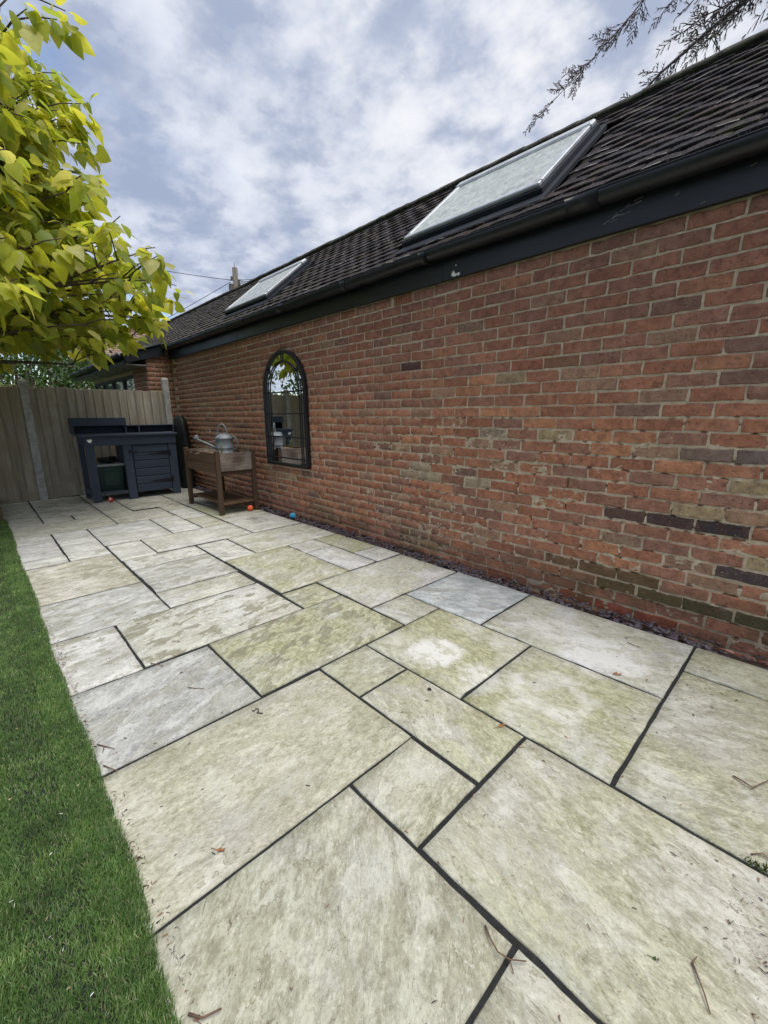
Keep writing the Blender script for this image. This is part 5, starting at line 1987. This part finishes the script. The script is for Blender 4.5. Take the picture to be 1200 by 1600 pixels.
b = MB()
wpts = [(-1.435, .632), (-1.428, .640), (-1.436, .648), (-1.428, .655), (-1.416, .650), (-1.410, .641), (-1.400, .648), (-1.392, .655)]
b.tube([(x, y, .0035) for x, y in wpts], .0022, 6)
tag(b.build('worm', simple('dark_worm', (0.05, 0.04, 0.035), .6, .2, 50, 0)), 'small dark curled worm lying on the beige slab', 'worm')
b = MB()
b.lathe([(0.0001, .006), (.007, .004), (.0095, 0)], (-1.029, 1.25, 0.0005), 9)
tag(b.build('pebble', M['jointing']), 'round black pebble on the yellow slab in the middle', 'pebble')


def dead_leaf(x, y, s, a, label, mt=None):
    b = MB()
    pts = [(0, 0), (.5, .28), (.7, .1), (1, .25), (1.1, -.1), (.7, -.12), (.45, -.3)]
    ca, sa = math.cos(a), math.sin(a)
    b.add([(x + s * (u * ca - v_ * sa), y + s * (u * sa + v_ * ca), .002 + s * .25 * abs(v_) + .003 * (i % 2)) for i, (u, v_) in enumerate(pts)], [tuple(range(len(pts)))])
    b.tube([(x, y, .002), (x - s * .8 * ca, y - s * .8 * sa, .003)], .0008, 4)
    tag(b.build('dead_leaf', mt or M['dead_leaf']), label, 'leaf')


dead_leaf(-.985, .300, .022, .6, 'curled orange brown leaf on the large beige slab at left')
dead_leaf(-.70, 1.262, .03, 1.2, 'brown leaf fragment at the joint corner of middle yellow slab')
dead_leaf(-.09, .888, .012, .3, 'tiny green leaf scrap on the bottom right slab', M['moss'])
dead_leaf(-.155, 2.53, .05, 2.7, 'pinkish dry leaf on the slate by the wall at right', simple('pink_dead_leaf', (.36, .20, .16), .8, .3, 40, .2))
dead_leaf(-.52, 1.935, .035, .4, 'dark dry leaf scrap beside the long joint at right')

b = MB()
for k in range(46):
    x, y = .05 + rnd.gauss(0, .012), 1.303 + rnd.gauss(0, .006)
    a = rnd.uniform(0, 6.28)
    b.add([(x - .002, y, 0), (x + .002, y, 0), (x + .007 * math.cos(a), y + .007 * math.sin(a), rnd.uniform(.006, .016))], [(0, 1, 2)])
tag(b.build('moss_tuft', M['moss']), 'small dark green moss tuft growing in the joint at right', 'moss')

# scatter: seeds, crumbs, bark bits (nobody could count them)
lit_v = []
for k in range(6):
    vs = [(-1, 0, 0), (1, rnd.gauss(0, .3), 0), (.9, .22, .15), (-.9, .2, .2), (0, .1, .4)]
    lit_v.append((vs, [(0, 1, 4), (1, 2, 4), (2, 3, 4), (3, 0, 4)]))
items = []
for k in range(2300):
    t = rnd.random()
    if t < .52:
        x, y = rnd.uniform(-2.8, .5), rnd.uniform(.14, 2.47)
    elif t < .64:
        x, y = rnd.gauss(.085, .035), rnd.gauss(1.12, .09)
    elif t < .82:
        x, y = rnd.uniform(-3, -.6), .132 + abs(rnd.gauss(0, .010))
    elif t < .88:
        x, y = rnd.gauss(-2.45, .07), .118 + abs(rnd.gauss(0, .02))
    elif t < .93:
        x, y = rnd.gauss(-.25, .06), rnd.gauss(2.1, .12)
    else:
        x, y = rnd.uniform(-7.5, -2.8), rnd.uniform(.15, 2.4)
    s = rnd.choice([.0015, .002, .0025, .003, .0045, .006]) * rnd.uniform(.7, 1.3)
    cc = rnd.choice([(.05, .035, .025), (.10, .06, .04), (.18, .10, .07), (.30, .2, .12), (.045, .04, .035)])
    items.append((rnd.randrange(6), Matrix.Translation((x, y, .0022)) @ Matrix.Rotation(rnd.uniform(0, 6.28), 4, 'Z') @ Matrix.Scale(s, 4), cc))
m_l, T = new_mat('litter_bits')
finish(T, T.attr('tint'), .9)
tag(link('litter', instances_mesh('litter', lit_v, items, m_l)), kind='stuff')
items = []
for k in range(70):
    x = rnd.uniform(-3.5, -.7)
    y = rnd.uniform(-.2, .10)
    cc = rnd.choice([(.75, .74, .66), (.6, .52, .35), (.45, .33, .2), (.8, .8, .76)])
    items.append((rnd.randrange(6), Matrix.Translation((x, y, rnd.uniform(.008, .016))) @ Euler((rnd.gauss(0, .4), rnd.gauss(0, .4), rnd.uniform(0, 6.28))).to_matrix().to_4x4() @ Matrix.Scale(rnd.uniform(.0025, .006), 4), cc))
tag(link('fallen_petals', instances_mesh('fallen_petals', lit_v, items, m_l)), kind='stuff')
